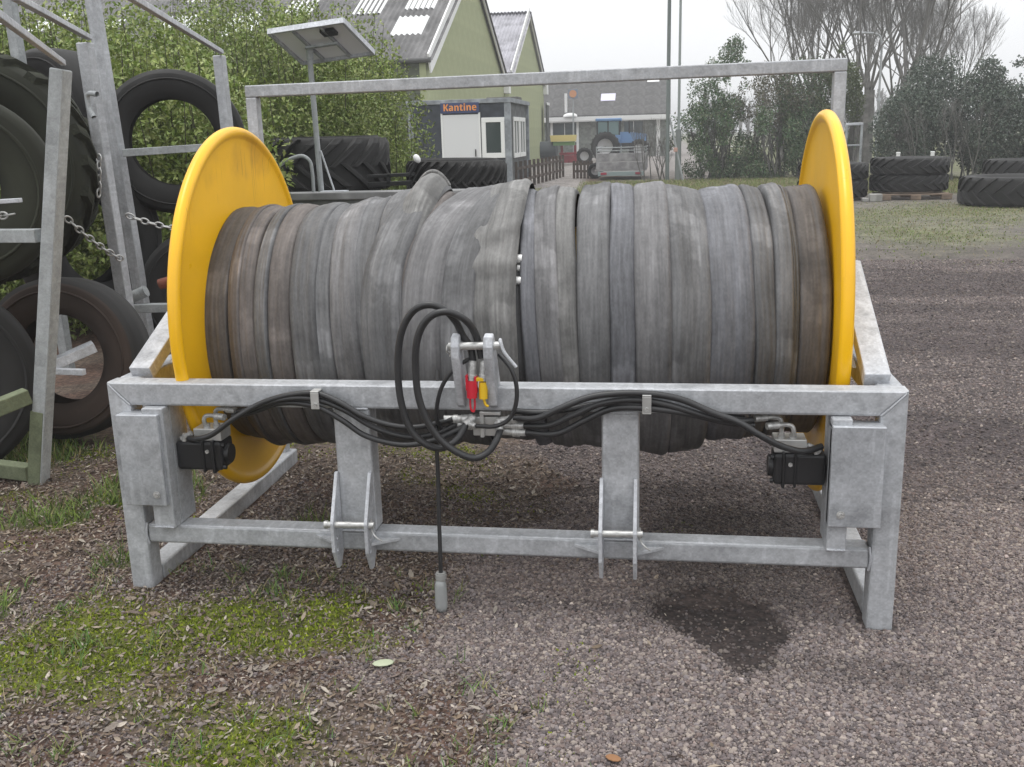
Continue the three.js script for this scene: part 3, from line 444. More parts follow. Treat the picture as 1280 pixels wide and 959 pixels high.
// rack on the left: tyres stand with their axis roughly along z
tyreThing({ R: .62, W: .46, ri: .36, lugs: 22, lugH: .03, label: 'large tyre standing in the rack behind the front post at the left edge', pos: [-3.10, 1.45, -1.95], rot: [HP - .05, 0, -.42], m: tyreMossy });
tyreThing({ R: .46, W: .28, ri: .20, name: 'smooth_tyre', label: 'smooth mossy tyre in front of the large rack tyre at the left edge', pos: [-2.80, 1.36, -1.38], rot: [HP - .05, 0, -.5], m: tyreMossy });
tyreThing({ R: .45, W: .22, ri: .268, name: 'smooth_tyre', label: 'narrow tyre hanging on the rack cross bar with bush showing through it', pos: [-2.56, 1.56, -3.15], rot: [HP - .02, 0, -.36] });
tyreThing({ R: .43, W: .34, ri: .22, name: 'smooth_tyre', label: 'dark tyre high at the back of the rack beneath the sloping top rails', pos: [-3.62, 1.78, -3.6], rot: [HP, 0, .3] });
tyreThing({ R: .42, W: .26, ri: .235, band: true, name: 'smooth_tyre', label: 'low tyre with rusty brown inner side lying against the rack foot', pos: [-2.57, .46, -1.72], rot: [HP - .12, 0, -.1], liner: tyreBrown, m: tyreBrown });
tyreThing({ R: .48, W: .24, ri: .24, name: 'smooth_tyre', label: 'black tyre standing at the lower left edge behind the green rack beam', pos: [-2.90, .47, -1.12], rot: [HP - .04, 0, -.75] });
tyreThing({ R: .48, W: .26, ri: .26, name: 'smooth_tyre', label: 'tyre seen edge on behind the sagging chain between rack posts', pos: [-2.98, .98, -2.75], rot: [HP, 0, -1.2] });
tyreThing({ R: .42, W: .24, ri: .24, name: 'smooth_tyre', label: 'tyre low behind the left yellow flange beside the red bar', pos: [-2.36, .60, -3.0], rot: [HP, 0, -.3], liner: tyreBrown });
// tyres lying flat behind the reel
tyreThing({ R: .66, W: .56, ri: .40, lugs: 17, lugH: .05, lw: .09, slant: .55, label: 'wide tractor tyre lying flat behind the solar panel mast', pos: [-2.98, 1.30, -7.35], rot: [0, .3, 0] });
tyreThing({ R: .66, W: .56, ri: .40, lugs: 17, lugH: .05, lw: .09, slant: .55, label: 'lower tyre hidden beneath the wide tractor tyre behind the mast', pos: [-2.98, .73, -7.35], rot: [0, 0, 0] });
tyreThing({ R: .53, W: .44, ri: .30, lugs: 30, lugH: .05, lw: .04, slant: .34, label: 'black tyre with close set lugs lying in front of the dark cabin', pos: [-1.60, 1.10, -7.4], rot: [0, .1, -.02] });
tyreThing({ R: .53, W: .44, ri: .30, lugs: 30, lugH: .05, lw: .04, slant: .34, label: 'tyre underneath the one with close set lugs before the cabin', pos: [-1.60, .655, -7.4], rot: [0, .4, 0] });
// stacks on the right
const ty = (x, y, z, R, W, label, rot = 0) => tyreThing({ R, W, ri: R * .6, lugs: 20, lugH: .045, lw: .07, slant: .5, m: tyreMat, label, pos: [x, y, z], rot: [0, rot, 0] });
ty(5.80, .33, -20, .81, .36, 'lower tractor tyre resting on the pallet at the right');
ty(5.80, .69, -20, .81, .36, 'upper tractor tyre of the stack on the pallet at the right', .5);
ty(4.17, .24, -19.8, .74, .38, 'lower tyre of the stack just right of the hoop post', .2);
ty(4.17, .61, -19.8, .74, .36, 'upper tyre of the stack just right of the hoop post', .6);
ty(7.12, .285, -17.5, .94, .54, 'single big tractor tyre lying at the right edge', .3);
ty(8.65, .42, -21.8, .80, .60, 'tractor tyre lying behind the single big one at the right edge', .1);
{
  const p = thing('wooden_pallet', 'weathered wooden pallet beneath the right tyre stack', 'pallet', [5.8, 0, -19.6]);
  const wm = mat(lin(.36, .27, .20), .9, { map: noiseTex });
  for (const x of [-.62, -.02, .6]) for (const z of [-.5, .4]) part('block', bx(x - .1, x + .1, .01, .1, z - .07, z + .07, .004), wm, p);
  for (let i = 0; i < 4; i++) part('plank', bx(-.72, .72, .101, .125, -.55 + i * .28, -.41 + i * .28, .003), wm, p);
}
{ const c = thing('concrete_block', 'pale broken concrete block beside the pallet under the tyre stacks', 'block', [4.93, 0, -18.95]); part('slab', bx(-.14, .12, 0, .16, -.1, .1, .02), mat(lin(.5, .49, .46), .95, { map: noiseTex }), c); part('chip', bx(-.28, -.15, 0, .08, -.06, .1, .02), mat(lin(.45, .44, .42), .95, { map: noiseTex }), c); }

// ---------------------------------------------------------------- tyre rack
{
  const r = thing('tyre_rack', 'tall galvanised rack with leaning posts holding old tyres at the left', 'rack');
  part('post', beam([-2.36, -.02, -1.04], [-2.02, 1.875, -1.13], .068, .072, .007), M.galvOld, r, { label: 'front post, mossy towards its foot' });
  part('post_foot', beam([-2.363, .0, -1.0385], [-2.30, .36, -1.056], .0685, .0725, .007), M.galvMoss, r);
  part('post', beam([-2.47, 0, -2.22], [-2.53, 2.09, -2.2], .068, .072, .007), M.galv, r);
  part('post', beam([-2.66, 0, -2.75], [-2.80, 2.95, -2.75], .068, .072, .007), M.galv, r);
  part('post', beam([-2.12, 0, -3.05], [-2.155, 2.07, -3.05], .062, .066, .007), M.galv, r);
  part('post', beam([-3.62, 0, -3.3], [-3.68, 2.6, -3.3], .068, .072, .007), M.galvOld, r);
  part('top_rail', beam([-2.0, 1.90, -1.12], [-1.05, 1.90, .75], .022, .024, .004), M.galvBright, r);
  part('top_rail', beam([-2.50, 2.115, -2.2], [-1.92, 2.115, -.72], .034, .026, .004), M.galvBright, r);
  part('top_rail', beam([-2.13, 2.09, -3.03], [-1.37, 2.09, -.5], .028, .026, .004), M.galvBright, r);
  part('cross_bar', beam([-2.66, 1.505, -2.68], [-2.10, 1.53, -3.0], .04, .045, .004), M.galvOld, r);
  part('cross_bar', beam([-3.4, 1.155, -1.30], [-2.21, 1.165, -1.09], .05, .06, .004), M.galvOld, r);
  part('cross_bar', beam([-2.55, 1.31, -1.18], [-2.335, 1.318, -1.18], .03, .02, .003), M.galvBright, r);
  part('cross_bar', beam([-3.0, .60, -2.4], [-2.15, .60, -2.5], .06, .05, .004), M.galvOld, r);
  part('mossy_beam', beam([-2.55, .36, -.72], [-2.33, .44, -1.02], .07, .07, .006), M.galvMoss, r);
  part('base_rail', beam([-2.9, .07, -1.12], [-2.38, .06, -1.03], .07, .07, .006), M.galvMoss, r);
  part('support_angle', beam([-2.52, .47, -1.45], [-2.33, .55, -1.6], .09, .05, .003), M.galvBright, r);
  part('support_angle', beam([-2.50, .455, -1.44], [-2.29, .455, -1.42], .03, .03, .003), M.galvBright, r);
  part('bent_hook', tube([[-2.23, 1.80, -1.75], [-2.30, 1.80, -1.78], [-2.30, 1.74, -1.78], [-2.27, 1.69, -1.76]], .013, 6, 4), M.galvOld, r);
  const f = part('foot_post', [bx(-2.47, -2.37, -.02, .12, -.58, -.48, .006)], M.galvMoss, r);
  part('foot_pipe', cyl([-2.50, .14, -.53], [-2.31, .21, -.62], .02, .02, 10), M.galvMoss, f);
}
{
  const t = thing('bar', 'red and grey round bar lying across the rack behind the yellow flange', 'bar');
  part('grey_tube', cyl([-2.75, .60, -2.45], [-2.50, .70, -2.48], .035, .035, 12), M.galvOld, t);
  part('red_tube', cyl([-2.42, .735, -2.5], [-2.12, .82, -2.55], .032, .032, 12), mat(lin(.32, .10, .06), .7, { map: noiseTex }), t, { label: 'red half of the bar' });
}
function chain(label, a, b, sag, n) {
  const t = thing('chain', label, 'chain'); const g = new THREE.TorusGeometry(.016, .0048, 6, 12); g.scale(1.45, 1, 1);
  const P = s => V(mix(a[0], b[0], s), mix(a[1], b[1], s) - sag * 4 * s * (1 - s), mix(a[2], b[2], s));
  for (let i = 0; i < n; i++) { const s = (i + .5) / n, p = P(s), d = P(s + .01).sub(P(s - .01)).normalize(); const o = new THREE.Mesh(g, M.zinc); o.name = 'chain_link'; o.castShadow = o.receiveShadow = true; o.position.copy(p); o.quaternion.setFromUnitVectors(V(1, 0, 0), d).multiply(new THREE.Quaternion().setFromAxisAngle(V(1, 0, 0), i % 2 ? 1.57 : 0.1)); t.add(o); }
}
chain('chain sagging from the large rack tyre down to the second post', [-2.56, 1.19, -1.86], [-2.44, .93, -2.15], .02, 11);
chain('chain running from the second rack post behind the yellow flange', [-2.50, 1.16, -2.36], [-2.16, 1.06, -2.45], .015, 9);
chain('short chain at the left edge across the hole of the smooth tyre', [-2.60, 1.25, -1.2], [-2.40, 1.255, -1.2], .006, 6);
chain('chain hanging down beside the second rack post at its hook', [-2.50, 1.50, -2.15], [-2.52, 1.28, -2.13], .0, 6);

// ---------------------------------------------------------------- steel bin with a solar panel mast
{
  const b = thing('steel_bin', 'grey steel bin behind the left flange carrying the solar panel mast', 'bin');
  const m = mat(lin(.20, .21, .20), .7, { map: noiseTex });
  part('side_wall', bx(-3.3, -1.05, .05, 1.06, -5.62, -5.58, .005), m, b); part('side_wall', bx(-3.3, -1.05, .05, 1.06, -6.28, -6.24, .005), m, b);
  part('end_wall', bx(-3.3, -3.26, .05, 1.06, -6.235, -5.625, .005), m, b); part('end_wall', bx(-1.09, -1.05, .05, 1.06, -6.235, -5.625, .005), m, b);
  part('lid', bx(-3.28, -1.07, 1.061, 1.075, -6.26, -5.6, .003), mat(lin(.26, .26, .26), .6, { map: noiseTex }), b);
  part('rim', bx(-3.34, -1.01, 1.03, 1.10, -5.66, -5.56, .012), mat(lin(.36, .36, .36), .6, { map: noiseTex }), b);
  part('handrail', tube([[-3.1, 1.22, -5.75], [-2.9, 1.335, -5.75], [-2.76, 1.40, -5.75], [-2.66, 1.415, -5.75], [-2.60, 1.37, -5.75], [-2.585, 1.28, -5.75], [-2.585, 1.08, -5.75]], .017, 8, 6), M.galvOld, b);
}
{
  const s = thing('solar_panel', 'tilted solar panel on a thin steel mast seen from beneath', 'solar panel');
  part('mast', cyl([-2.53, 1.08, -5.8], [-2.52, 2.30, -5.72], .026, .024, 14), M.galvOld, s);
  const st = part('stay', beam([-2.495, 1.46, -5.76], [-2.385, 1.10, -5.74], .014, .014, .002), M.galvBright, s);
  part('foot_plate', bx(-2.50, -2.27, 1.076, 1.105, -5.8, -5.66, .004), M.galvBright, s);
  const u = V(.68, .062, .02), c0 = V(-2.77, 2.455, -5.42), v = V(.11, -.225, -.50);
  const Q = (a, b, d = 0) => { const n = V().crossVectors(u, v).normalize(); return c0.clone().addScaledVector(u, a).addScaledVector(v, b).addScaledVector(n, d).toArray(); };
  const slab = (a0, a1, b0, b1, d0, d1, name, m) => { const g = new THREE.BoxGeometry(1, 1, 1), p = g.attributes.position; for (let i = 0; i < p.count; i++) p.setXYZ(i, ...Q(mix(a0, a1, p.getX(i) + .5), mix(b0, b1, p.getY(i) + .5), mix(d0, d1, p.getZ(i) + .5))); const q = g.toNonIndexed(); q.computeVertexNormals(); return part(name, boxUV(q), m, s); };
  const n0 = V().crossVectors(u, v).normalize().y > 0 ? 1 : -1;
  slab(.02, .98, .02, .98, 0, .01 * n0, 'cell_sheet', mat(lin(.82, .82, .84), .5));
  slab(.025, .975, .025, .975, .0125 * n0, .016 * n0, 'glass_face', mat(lin(.02, .025, .06), .12));
  for (const e of [[0, 1, -.005, .03], [0, 1, .97, 1.005], [-.005, .03, .03, .97], [.97, 1.005, .03, .97]]) slab(...e, -.028 * n0, .02 * n0, 'frame_edge', M.galvBright);
  slab(.62, .8, .15, .3, -.03 * n0, -.001 * n0, 'junction_box', M.black);
  for (const a of [.3, .66]) slab(a, a + .03, .05, .95, -.03 * n0, -.001 * n0, 'bracket_rail', M.galvOld);
  slab(.28, .72, .46, .51, -.05 * n0, -.031 * n0, 'bracket_bar', M.galvOld);
  part('mast_head', cyl([-2.52, 2.24, -5.73], [-2.50, 2.35, -5.68], .03, .03, 12), M.galvOld, s);
}
{
  const d = thing('drawbar', 'black towing bar with a white cap lying between the flat tyres', 'drawbar');
  part('bar', beam([-2.42, 1.18, -6.9], [-1.92, 1.195, -6.9], .03, .035, .005), M.black, d); part('bar', beam([-2.42, 1.10, -6.9], [-1.96, 1.11, -6.9], .03, .045, .005), M.black, d); part('strut', beam([-2.2, 1.10, -6.9], [-2.2, 1.20, -6.9], .04, .03, .004), M.black, d);
  part('neck', cyl([-1.98, 1.18, -6.9], [-1.90, 1.31, -6.9], .02, .02, 10), M.black, d);
  const g = new THREE.SphereGeometry(.038, 16, 12); g.scale(.9, 1.25, .8); g.rotateZ(.5); g.translate(-1.895, 1.345, -6.9); part('white_cap', g, M.white, d);
}
// ---------------------------------------------------------------- buildings
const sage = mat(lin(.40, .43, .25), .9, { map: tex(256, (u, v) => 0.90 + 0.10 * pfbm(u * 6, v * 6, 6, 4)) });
function corrugated(w, l, amp, pitch) {                                  // sheet in xz: waves across x (w), runs along z (l)
  const n = Math.round(w / pitch * 6), g = new THREE.PlaneGeometry(w, l, n, 1); g.rotateX(-HP); const p = g.attributes.position; for (let i = 0; i < p.count; i++) p.setY(i, amp * Math.sin(p.getX(i) / pitch * Math.PI * 2)); g.computeVertexNormals(); return boxUV(g, .3);
}
function barn(name, label, X0, X1, z0, z1, eave, ridge, roofM, lights) {  // gable wall in the plane x = X1, ridge along x
  const t = thing(name, label, 'barn', [X1, 0, z0]); const L = X1 - X0, D = z0 - z1, c = D / 2, dy = ridge - eave, sl = Math.hypot(c, dy), a = Math.atan2(dy, c);
  const gab = poly([[0, 0], [D, 0], [D, eave], [c, ridge], [0, eave]], .2, 0); gab.rotateY(HP); gab.translate(-.2, 0, 0); part('gable_wall', gab, sage, t);
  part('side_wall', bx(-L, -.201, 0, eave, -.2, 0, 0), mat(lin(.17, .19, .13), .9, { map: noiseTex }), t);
  for (const s of [0, 1]) {
    const vb = s ? .16 : .62; const g = corrugated(L + .3, sl + .35, .03, .18); g.rotateX(s ? -a : a); g.translate(-L / 2 + .1, eave + dy / 2 + .06, -(s ? c + c / 2 : c / 2)); const rf = part('roof', g, roofM, t);
    part('verge_board', beam([.14, eave - .12, s ? -D - .1 : .1], [.14, ridge + .06, -c], .06, vb, .01), M.white, t);
    if (!s && lights) for (const [x, q] of lights) { const k = corrugated(1.0, 1.5, .03, .18); k.rotateX(a); k.translate(x, eave + dy * q + .075, -c * q); part('roof_light', k, mat(lin(.75, .77, .76), .4), rf); }
  }
  part('gutter', cyl([-L, eave - .02, .16], [.2, eave - .02, .16], .08, .08, 8), mat(lin(.08, .08, .08), .6), t);
  part('eaves_box', bx(.0, .25, eave - .45, eave + .12, -D - .3, -D + .25, .01), M.white, t);
  return t;
}
const fibre = mat(lin(.24, .235, .235), .9, { map: noiseTex }), paleRoof = mat(lin(.56, .55, .60), .7, { map: noiseTex });
const lights = []; for (const [x, q] of [[-.98, .30], [-2.7, .52], [-.95, .55], [-4.4, .76], [-8.4, .36], [-6.9, .36], [-5.2, .52], [-7, .76], [-9.5, .74], [-12, .42], [-9.4, .42], [-7, .42], [-14.5, .5], [-17, .5]]) lights.push([x, q]);
barn('green_barn', 'sage green barn with white verges and grey corrugated roof with roof lights', -34, -6.63, -27.6, -42.8, 3.84, 7.75, fibre, lights);
barn('green_barn', 'second green barn behind the first with a pale lavender roof', -30, -6.6, -44.0, -57.5, 4.3, 7.6, paleRoof, null);
{ // downpipe and dark door between the barns
  const d = thing('barn_door', 'tall dark narrow doorway at the far end of the green barns', 'door', [-6.35, 0, -56.6]); part('door_leaf', bx(0, .08, 0, 3.3, -.6, .4, .01), mat(lin(.07, .075, .07), .8), d); part('door_rail', bx(.081, .12, 3.2, 3.35, -.7, .5, .01), M.white, d);
}
const font = await new FontLoader().loadAsync('fonts/droid/droid_sans_bold.typeface.json');
{ // canteen cabin
  const c = thing('canteen_cabin', 'dark grey site cabin with a Kantine sign above its white door', 'cabin'); const dk = mat(lin(.045, .055, .075), .75, { map: noiseTex }), lg = mat(lin(.42, .45, .49), .6, { map: noiseTex });
  const z = -25.1;
  part('wall', bx(-6.5, -3.86, .08, 2.4405, z - .08, z, .005), dk, c); part('wall', bx(-3.86, -3.78, .08, 2.4405, -28.9, z - .09, .005), mat(lin(.16, .17, .175), .75, { map: noiseTex }), c); part('wall', bx(-6.5, -3.87, .08, 2.4405, -28.98, -28.9, .005), dk, c); part('wall', bx(-6.58, -6.5, .08, 2.4405, -28.9, z - .09, .005), dk, c);
  part('corner_post', bx(-3.87, -3.70, 0, 2.44, z - .15, z + .03, .01), lg, c); part('corner_post', bx(-6.62, -6.48, 0, 2.44, z - .15, z + .03, .01), lg, c); part('corner_post', bx(-3.87, -3.70, 0, 2.44, -29.02, -28.87, .01), lg, c);
  part('roof_edge', bx(-6.66, -3.68, 2.441, 2.56, z - .2, z + .05, .01), lg, c); part('roof_edge', bx(-3.86, -3.67, 2.442, 2.561, -29.04, z - .21, .01), lg, c); part('roof', bx(-6.62, -3.87, 2.442, 2.54, -29, z - .21, .005), mat(lin(.3, .3, .3), .8), c);
  part('roof_vent', bx(-4.7, -3.75, 2.565, 2.66, -27.8, -27.0, .02), mat(lin(.10, .10, .09), .8), c);
  const d = part('door', bx(-5.62, -4.60, .12, 2.15, z + .001, z + .04, .006), mat(lin(.70, .70, .71), .55), c); part('door_frame', [bx(-5.67, -5.621, .1, 2.2, z + .001, z + .05, .004)], M.white, d); part('door_frame', [bx(-4.599, -4.55, .1, 2.2, z + .001, z + .05, .004)], M.white, d); part('handle', [bx(-4.72, -4.69, 1.0, 1.2, z + .041, z + .07, .004)], M.black, d); 
  const w = part('window', bx(-4.40, -3.98, 1.09, 1.92, z + .002, z + .012, 0), M.glass, c);
  for (const e of [[-4.52, -3.87, 1.921, 2.05], [-4.52, -3.87, .95, 1.089], [-4.52, -4.401, 1.09, 1.92], [-3.979, -3.872, 1.09, 1.92]]) part('frame', bx(...e, z + .001, z + .05, .006), M.white, w);
  for (const zz of [-25.95, -27.2]) { const q = part('window', bx(-3.779, -3.77, 1.05, 1.95, zz - 1.05, zz - .1, 0), M.glass, c); for (const e of [[.92, 1.049, -1.15, 0], [1.951, 2.07, -1.15, 0], [1.05, 1.95, -.099, 0], [1.05, 1.95, -1.15, -1.051], [1.05, 1.95, -.61, -.54]]) part('frame', bx(-3.768, -3.73, e[0], e[1], zz + e[2], zz + e[3], .006), M.white, q); }
  part('wall_lamp', new THREE.SphereGeometry(.07, 12, 8).translate(-4.02, .62, z + .03), mat(lin(.6, .58, .5), .4), c);
  const s = part('sign', bx(-5.66, -4.57, 2.19, 2.47, z + .052, z + .075, .004), mat(lin(.03, .045, .13), .6), c);
  const tg = new TextGeometry('Kantine', { font, size: .185, depth: .012, curveSegments: 4 }); tg.computeBoundingBox(); tg.translate(-5.115 - tg.boundingBox.max.x / 2, 2.255, z + .076); part('lettering', boxUV(tg), mat(lin(.80, .30, .07), .6), s);
}
{ // long house with dark roof
  const h = thing('long_house', 'long low white house with a dark grey tiled roof', 'house'); const z = -63.5;
  const wm = mat(lin(.33, .35, .32), .85, { map: noiseTex });
  part('wall', bx(-12, .72, 0, 2.45, z - 7, z, 0), wm, h);
  const th = beam([-5.7, 2.62, z + .55], [-5.7, 5.15, z - 3.5], 13.2, .12, .01, V(0, 1, 0)); 
  part('roof', [poly([[0, 2.6], [0, 2.68], [-4.1, 5.25], [-4.1, 5.15]], 13.2, 0).rotateY(-HP).translate(.85, 0, z + .55 - 0)].map(g => g), mat(lin(.145, .142, .14), .85, { map: noiseTex }), h);
  part('fascia', bx(-12, .85, 2.35, 2.61, z + .5, z + .58, .01), M.white, h); part('soffit', bx(-12, .84, 2.30, 2.34, z + .02, z + .57, 0), M.white, h);
  for (const [a, b] of [[-6.9, -6.75], [-5.2, -5.05], [-.05, .2]]) part('post', bx(a, b, 0, 2.29, z + .02, z + .12, .01), M.white, h);
  for (const [a, b] of [[-6.72, -5.22], [-3.9, -2.7], [-2.1, -.9]]) { const w = part('window', bx(a, b, 1.15, 2.22, z + .015, z + .03, 0), mat(lin(.07, .09, .10), .15), h); part('frame', bx(a - .04, b + .04, 1.04, 1.13, z + .015, z + .06, .005), M.white, w); part('frame', bx((a + b) / 2 - .02, (a + b) / 2 + .02, 1.15, 2.22, z + .032, z + .05, .004), M.white, w); }
  part('roof_light', beam([-3.2, 3.58, z - .86], [-3.2, 4.05, z - 1.62], .95, .05, .01), mat(lin(.62, .60, .74), .4), h);
  part('roof_light', beam([-.3, 4.75, z - 2.75], [-.3, 4.95, z - 3.05], .8, .05, .01), M.white, h);
  part('dish', (() => { const g = new THREE.SphereGeometry(.5, 16, 8, 0, Math.PI * 2, 0, HP); g.scale(1, .5, .6); g.translate(-5.55, 2.62, z + .45); return g; })(), M.white, h);
  part('flue', cyl([-5.85, 2.9, z + .2], [-5.85, 4.1, z + .2], .09, .09, 10), M.white, h); 
}
{ const s = thing('round_sign', 'round orange sign on a blue board before the dark roof', 'sign', [-5.3, 0, -62.4]); part('post', cyl([0, 0, 0], [0, 3.8, 0], .05, .05, 8), M.galvOld, s); part('board', bx(-.30, .32, 3.74, 4.30, .051, .08, .01), mat(lin(.20, .24, .30), .7), s); part('disc', cyl([0, 4.02, .081], [0, 4.02, .11], .23, .23, 24), mat(lin(.60, .28, .14), .6), s); }

// ---------------------------------------------------------------- vehicles behind
function wheel(parent, x, y, z, R, w, rimM) { const t = part('wheel', (() => { const s = [[R * .55, -w / 2], [R * .9, -w / 2], [R, -w * .35], [R, w * .35], [R * .9, w / 2], [R * .55, w / 2], [R * .55, -w / 2]]; const g = lathe(s, 28); g.rotateX(HP); g.translate(x, y, z); return g; })(), tyreMat, parent); part('rim', [lathe([[.02, .02], [R * .3, .02], [R * .5, w * .3], [R * .56, w * .42], [R * .56, -w * .42], [.02, -.02]], 24).rotateX(HP).translate(x, y, z)], rimM, t); const ll = []; for (let i = 0; i < 18; i++) { const g = new THREE.BoxGeometry(R * .12, R * .07, w * .98); g.translate(0, R * 1.01, 0); g.rotateZ(i / 18 * Math.PI * 2); g.translate(x, y, z); ll.push(g); } part('tread', ll, tyreMat, t, { kind: 'stuff' }); return t; }
{
  const t = thing('blue_tractor', 'blue tractor with grey cab glass parked in front of the long house', 'tractor', [0, 0, -56]); const bl = mat(lin(.14, .27, .50), .5, { clearcoat: .15 }), rim = mat(lin(.45, .45, .46), .6);
  wheel(t, -2.85, .80, 0.75, .80, .5, rim); wheel(t, -2.85, .80, -.95, .80, .5, rim); wheel(t, -.92, .58, .65, .58, .38, rim); wheel(t, -.92, .58, -.85, .58, .38, rim);
  const hd = new THREE.BoxGeometry(1.55, .62, .78, 6, 4, 4), p = hd.attributes.position; for (let i = 0; i < p.count; i++) { const u = (p.getX(i) + .775) / 1.55, k = 1 - .22 * u * u; p.setZ(i, p.getZ(i) * k); if (p.getY(i) > .2) p.setY(i, p.getY(i) - .16 * u * u); } hd.translate(-1.32, 1.28, -.1); hd.computeVertexNormals();
  part('bonnet', hd, bl, t); part('chassis', bx(-3.1, -.4, .62, .96, -.5, .3, .03), M.black, t); part('grille', bx(-.56, -.50, .98, 1.4, -.38, .18, .01), M.black, t); part('exhaust', cyl([-1.5, 1.5, .25], [-1.5, 2.2, .25], .05, .05, 10), M.black, t);
  const cab = part('cab', bx(-3.35, -2.0, .97, 1.42, -.75, .55, .03), bl, t); part('cab_window', [bx(-3.28, -2.08, 1.43, 2.18, -.70, .50, .02)], mat(lin(.35, .50, .52), .1, { transmission: .5, thickness: 0 }), cab);
  for (const [x, zz] of [[-3.3, .52], [-2.06, .52], [-2.7, .53], [-3.3, -.72], [-2.06, -.72]]) part('pillar', bx(x - .035, x + .035, 1.42, 2.2, zz - .03, zz + .03, .01), M.black, cab);
  part('cab_roof', bx(-3.42, -1.95, 2.2, 2.36, -.8, .6, .05), bl, t);
  for (const zz of [.75, -.95]) part('mudguard', (() => { const g = new THREE.CylinderGeometry(.9, .9, .5, 24, 1, true, -.4, 2.2); g.rotateX(HP); g.translate(-2.85, .8, zz); return g; })(), bl, t);
}
{
  const t = thing('small_implement', 'red and yellow farm implement beside the blue tractor', 'implement', [0, 0, -50]); const rd = mat(lin(.40, .05, .07), .6, { map: noiseTex });
  part('hopper', (() => { const g = poly([[-5.30, 1.18], [-4.05, 1.18], [-4.0, 1.50], [-5.35, 1.50]], .7, .01); return g; })(), mat(lin(.66, .55, .22), .6), t); part('hopper_base', bx(-5.2, -4.1, .98, 1.17, .1, .6, .01), mat(lin(.16, .28, .12), .7), t);
  part('frame', [bx(-4.85, -4.72, .2, .97, .2, .3, .01)], rd, t); part('frame', [bx(-4.15, -4.02, .2, .97, .2, .3, .01)], rd, t); part('frame', [bx(-4.9, -4.0, .5, .62, .31, .42, .01)], rd, t); part('box', bx(-4.9, -4.0, .10, .48, .0, .5, .02), rd, t); part('drum', cyl([-5.9, .75, .2], [-5.05, .75, .2], .45, .45, 24), mat(lin(.06, .07, .08), .6), t);
  wheel(t, -3.6, .42, .3, .42, .25, mat(lin(.4, .4, .4), .6));
}
{
  const t = thing('cargo_trailer', 'small grey box trailer with mesh sides seen from behind', 'trailer', [0, 0, -31]); const pl = mat(lin(.50, .49, .50), .6, { map: noiseTex });
  part('side_board', bx(-1.74, -.06, .34, .60, -.04, 0, .01), pl, t); part('side_board', bx(-1.74, -.06, .61, .88, -.04, 0, .01), pl, t); part('floor', bx(-1.74, -.06, .30, .339, -3, 0, .01), pl, t); part('side_board', bx(-1.74, -1.70, .34, .88, -3, -.045, .01), pl, t); part('side_board', bx(-.10, -.06, .34, .88, -3, -.045, .01), pl, t); 
  for (const y of [.96, 1.06]) { part('rail', cyl([-1.74, y, -.02], [-.06, y + .01, -.02], .018, .018, 8), M.galvOld, t); for (const x of [-1.72, -.08]) part('rail', cyl([x, y, -.02], [x, y, -3], .018, .018, 8), M.galvOld, t); }
  for (const x of [-1.72, -.9, -.08]) part('post', cyl([x, .88, -.02], [x, 1.12, -.02], .02, .02, 8), M.galvOld, t);
  part('light_board', bx(-1.68, -.14, .14, .285, -.02, .02, .01), mat(lin(.28, .35, .35), .6), t); part('tail_light', bx(-1.58, -1.38, .18, .26, .021, .05, .01), mat(lin(.36, .05, .08), .6), t); part('tail_light', bx(-.43, -.23, .18, .26, .021, .05, .01), mat(lin(.30, .06, .08), .6), t); 
  wheel(t, -1.86, .27, -1.5, .27, .16, pl); t.children[t.children.length - 1].rotation.set(0, 0, 0);
}
function fence(label, a, b, n, y0, y1, m) {
  const f = thing('wooden_fence', label, 'fence'); const A = V(...a), B = V(...b);
  for (let i = 0; i < n; i++) { const p = A.clone().lerp(B, i / (n - 1)); part('paling', beam([p.x, -.03, p.z], [p.x, y1, p.z], .09, .035, .004), m, f); }
  for (const y of y0) part('rail', beam([A.x, y, A.z - .05], [B.x, y + .01, B.z - .05], .04, .08, .004), m, f);
}
const wood = mat(lin(.15, .115, .095), .9, { map: noiseTex });
fence('brown picket fence along the path in front of the cabin side', [-3.75, 0, -26.2], [-3.2, 0, -34.5], 13, [.25, .6], .80, wood);
fence('short brown picket fence between the path and the trailer', [-2.66, 0, -33], [-2.0, 0, -32.6], 6, [.25, .5], .62, wood);
// ---------------------------------------------------------------- poles
{ const f = thing('flag_pole', 'tall green grey pole beside the bushes, propped by a slanted brace', 'pole', [.62, 0, -29], 0); part('pole', cyl([0, 0, 0], [.02, 9, 0], .062, .05, 12), mat(lin(.24, .28, .27), .6, { map: noiseTex }), f); part('brace', cyl([.5, 0, .1], [.06, 1.95, .05], .03, .03, 8), M.galvOld, f); part('clamp', bx(.19, .31, .92, 1.05, .02, .14, .01), mat(lin(.5, .3, .25), .6), f); }
{ const f = thing('flag_pole', 'second slimmer pole just right of the braced one', 'pole', [.96, 0, -29.6]); part('pole', cyl([0, 0, 0], [.02, 9, 0], .045, .036, 12), mat(lin(.28, .31, .30), .6), f); part('base', cyl([0, 0, 0], [0, 1.6, 0], .10, .09, 12), mat(lin(.2, .22, .21), .7), f); }
{ const l = thing('street_lamp', 'grey street lamp with a curved arm among the bare trees', 'street lamp', [8.99, 0, -40]); part('column', tube([[0, 0, 0], [0, 2, 0], [0, 4.3, 0], [-.02, 4.75, 0], [-.12, 5.0, 0], [-.4, 5.09, 0], [-.75, 5.12, 0]], .045, 8, 6), M.galv, l); part('lamp_head', (() => { const g = new THREE.SphereGeometry(.14, 14, 8); g.scale(1.7, .5, .8); g.translate(-.92, 5.12, 0); return g; })(), M.galvBright, l); part('collar', cyl([0, 2.5, 0], [0, 2.62, 0], .09, .09, 10), M.galvBright, l); }
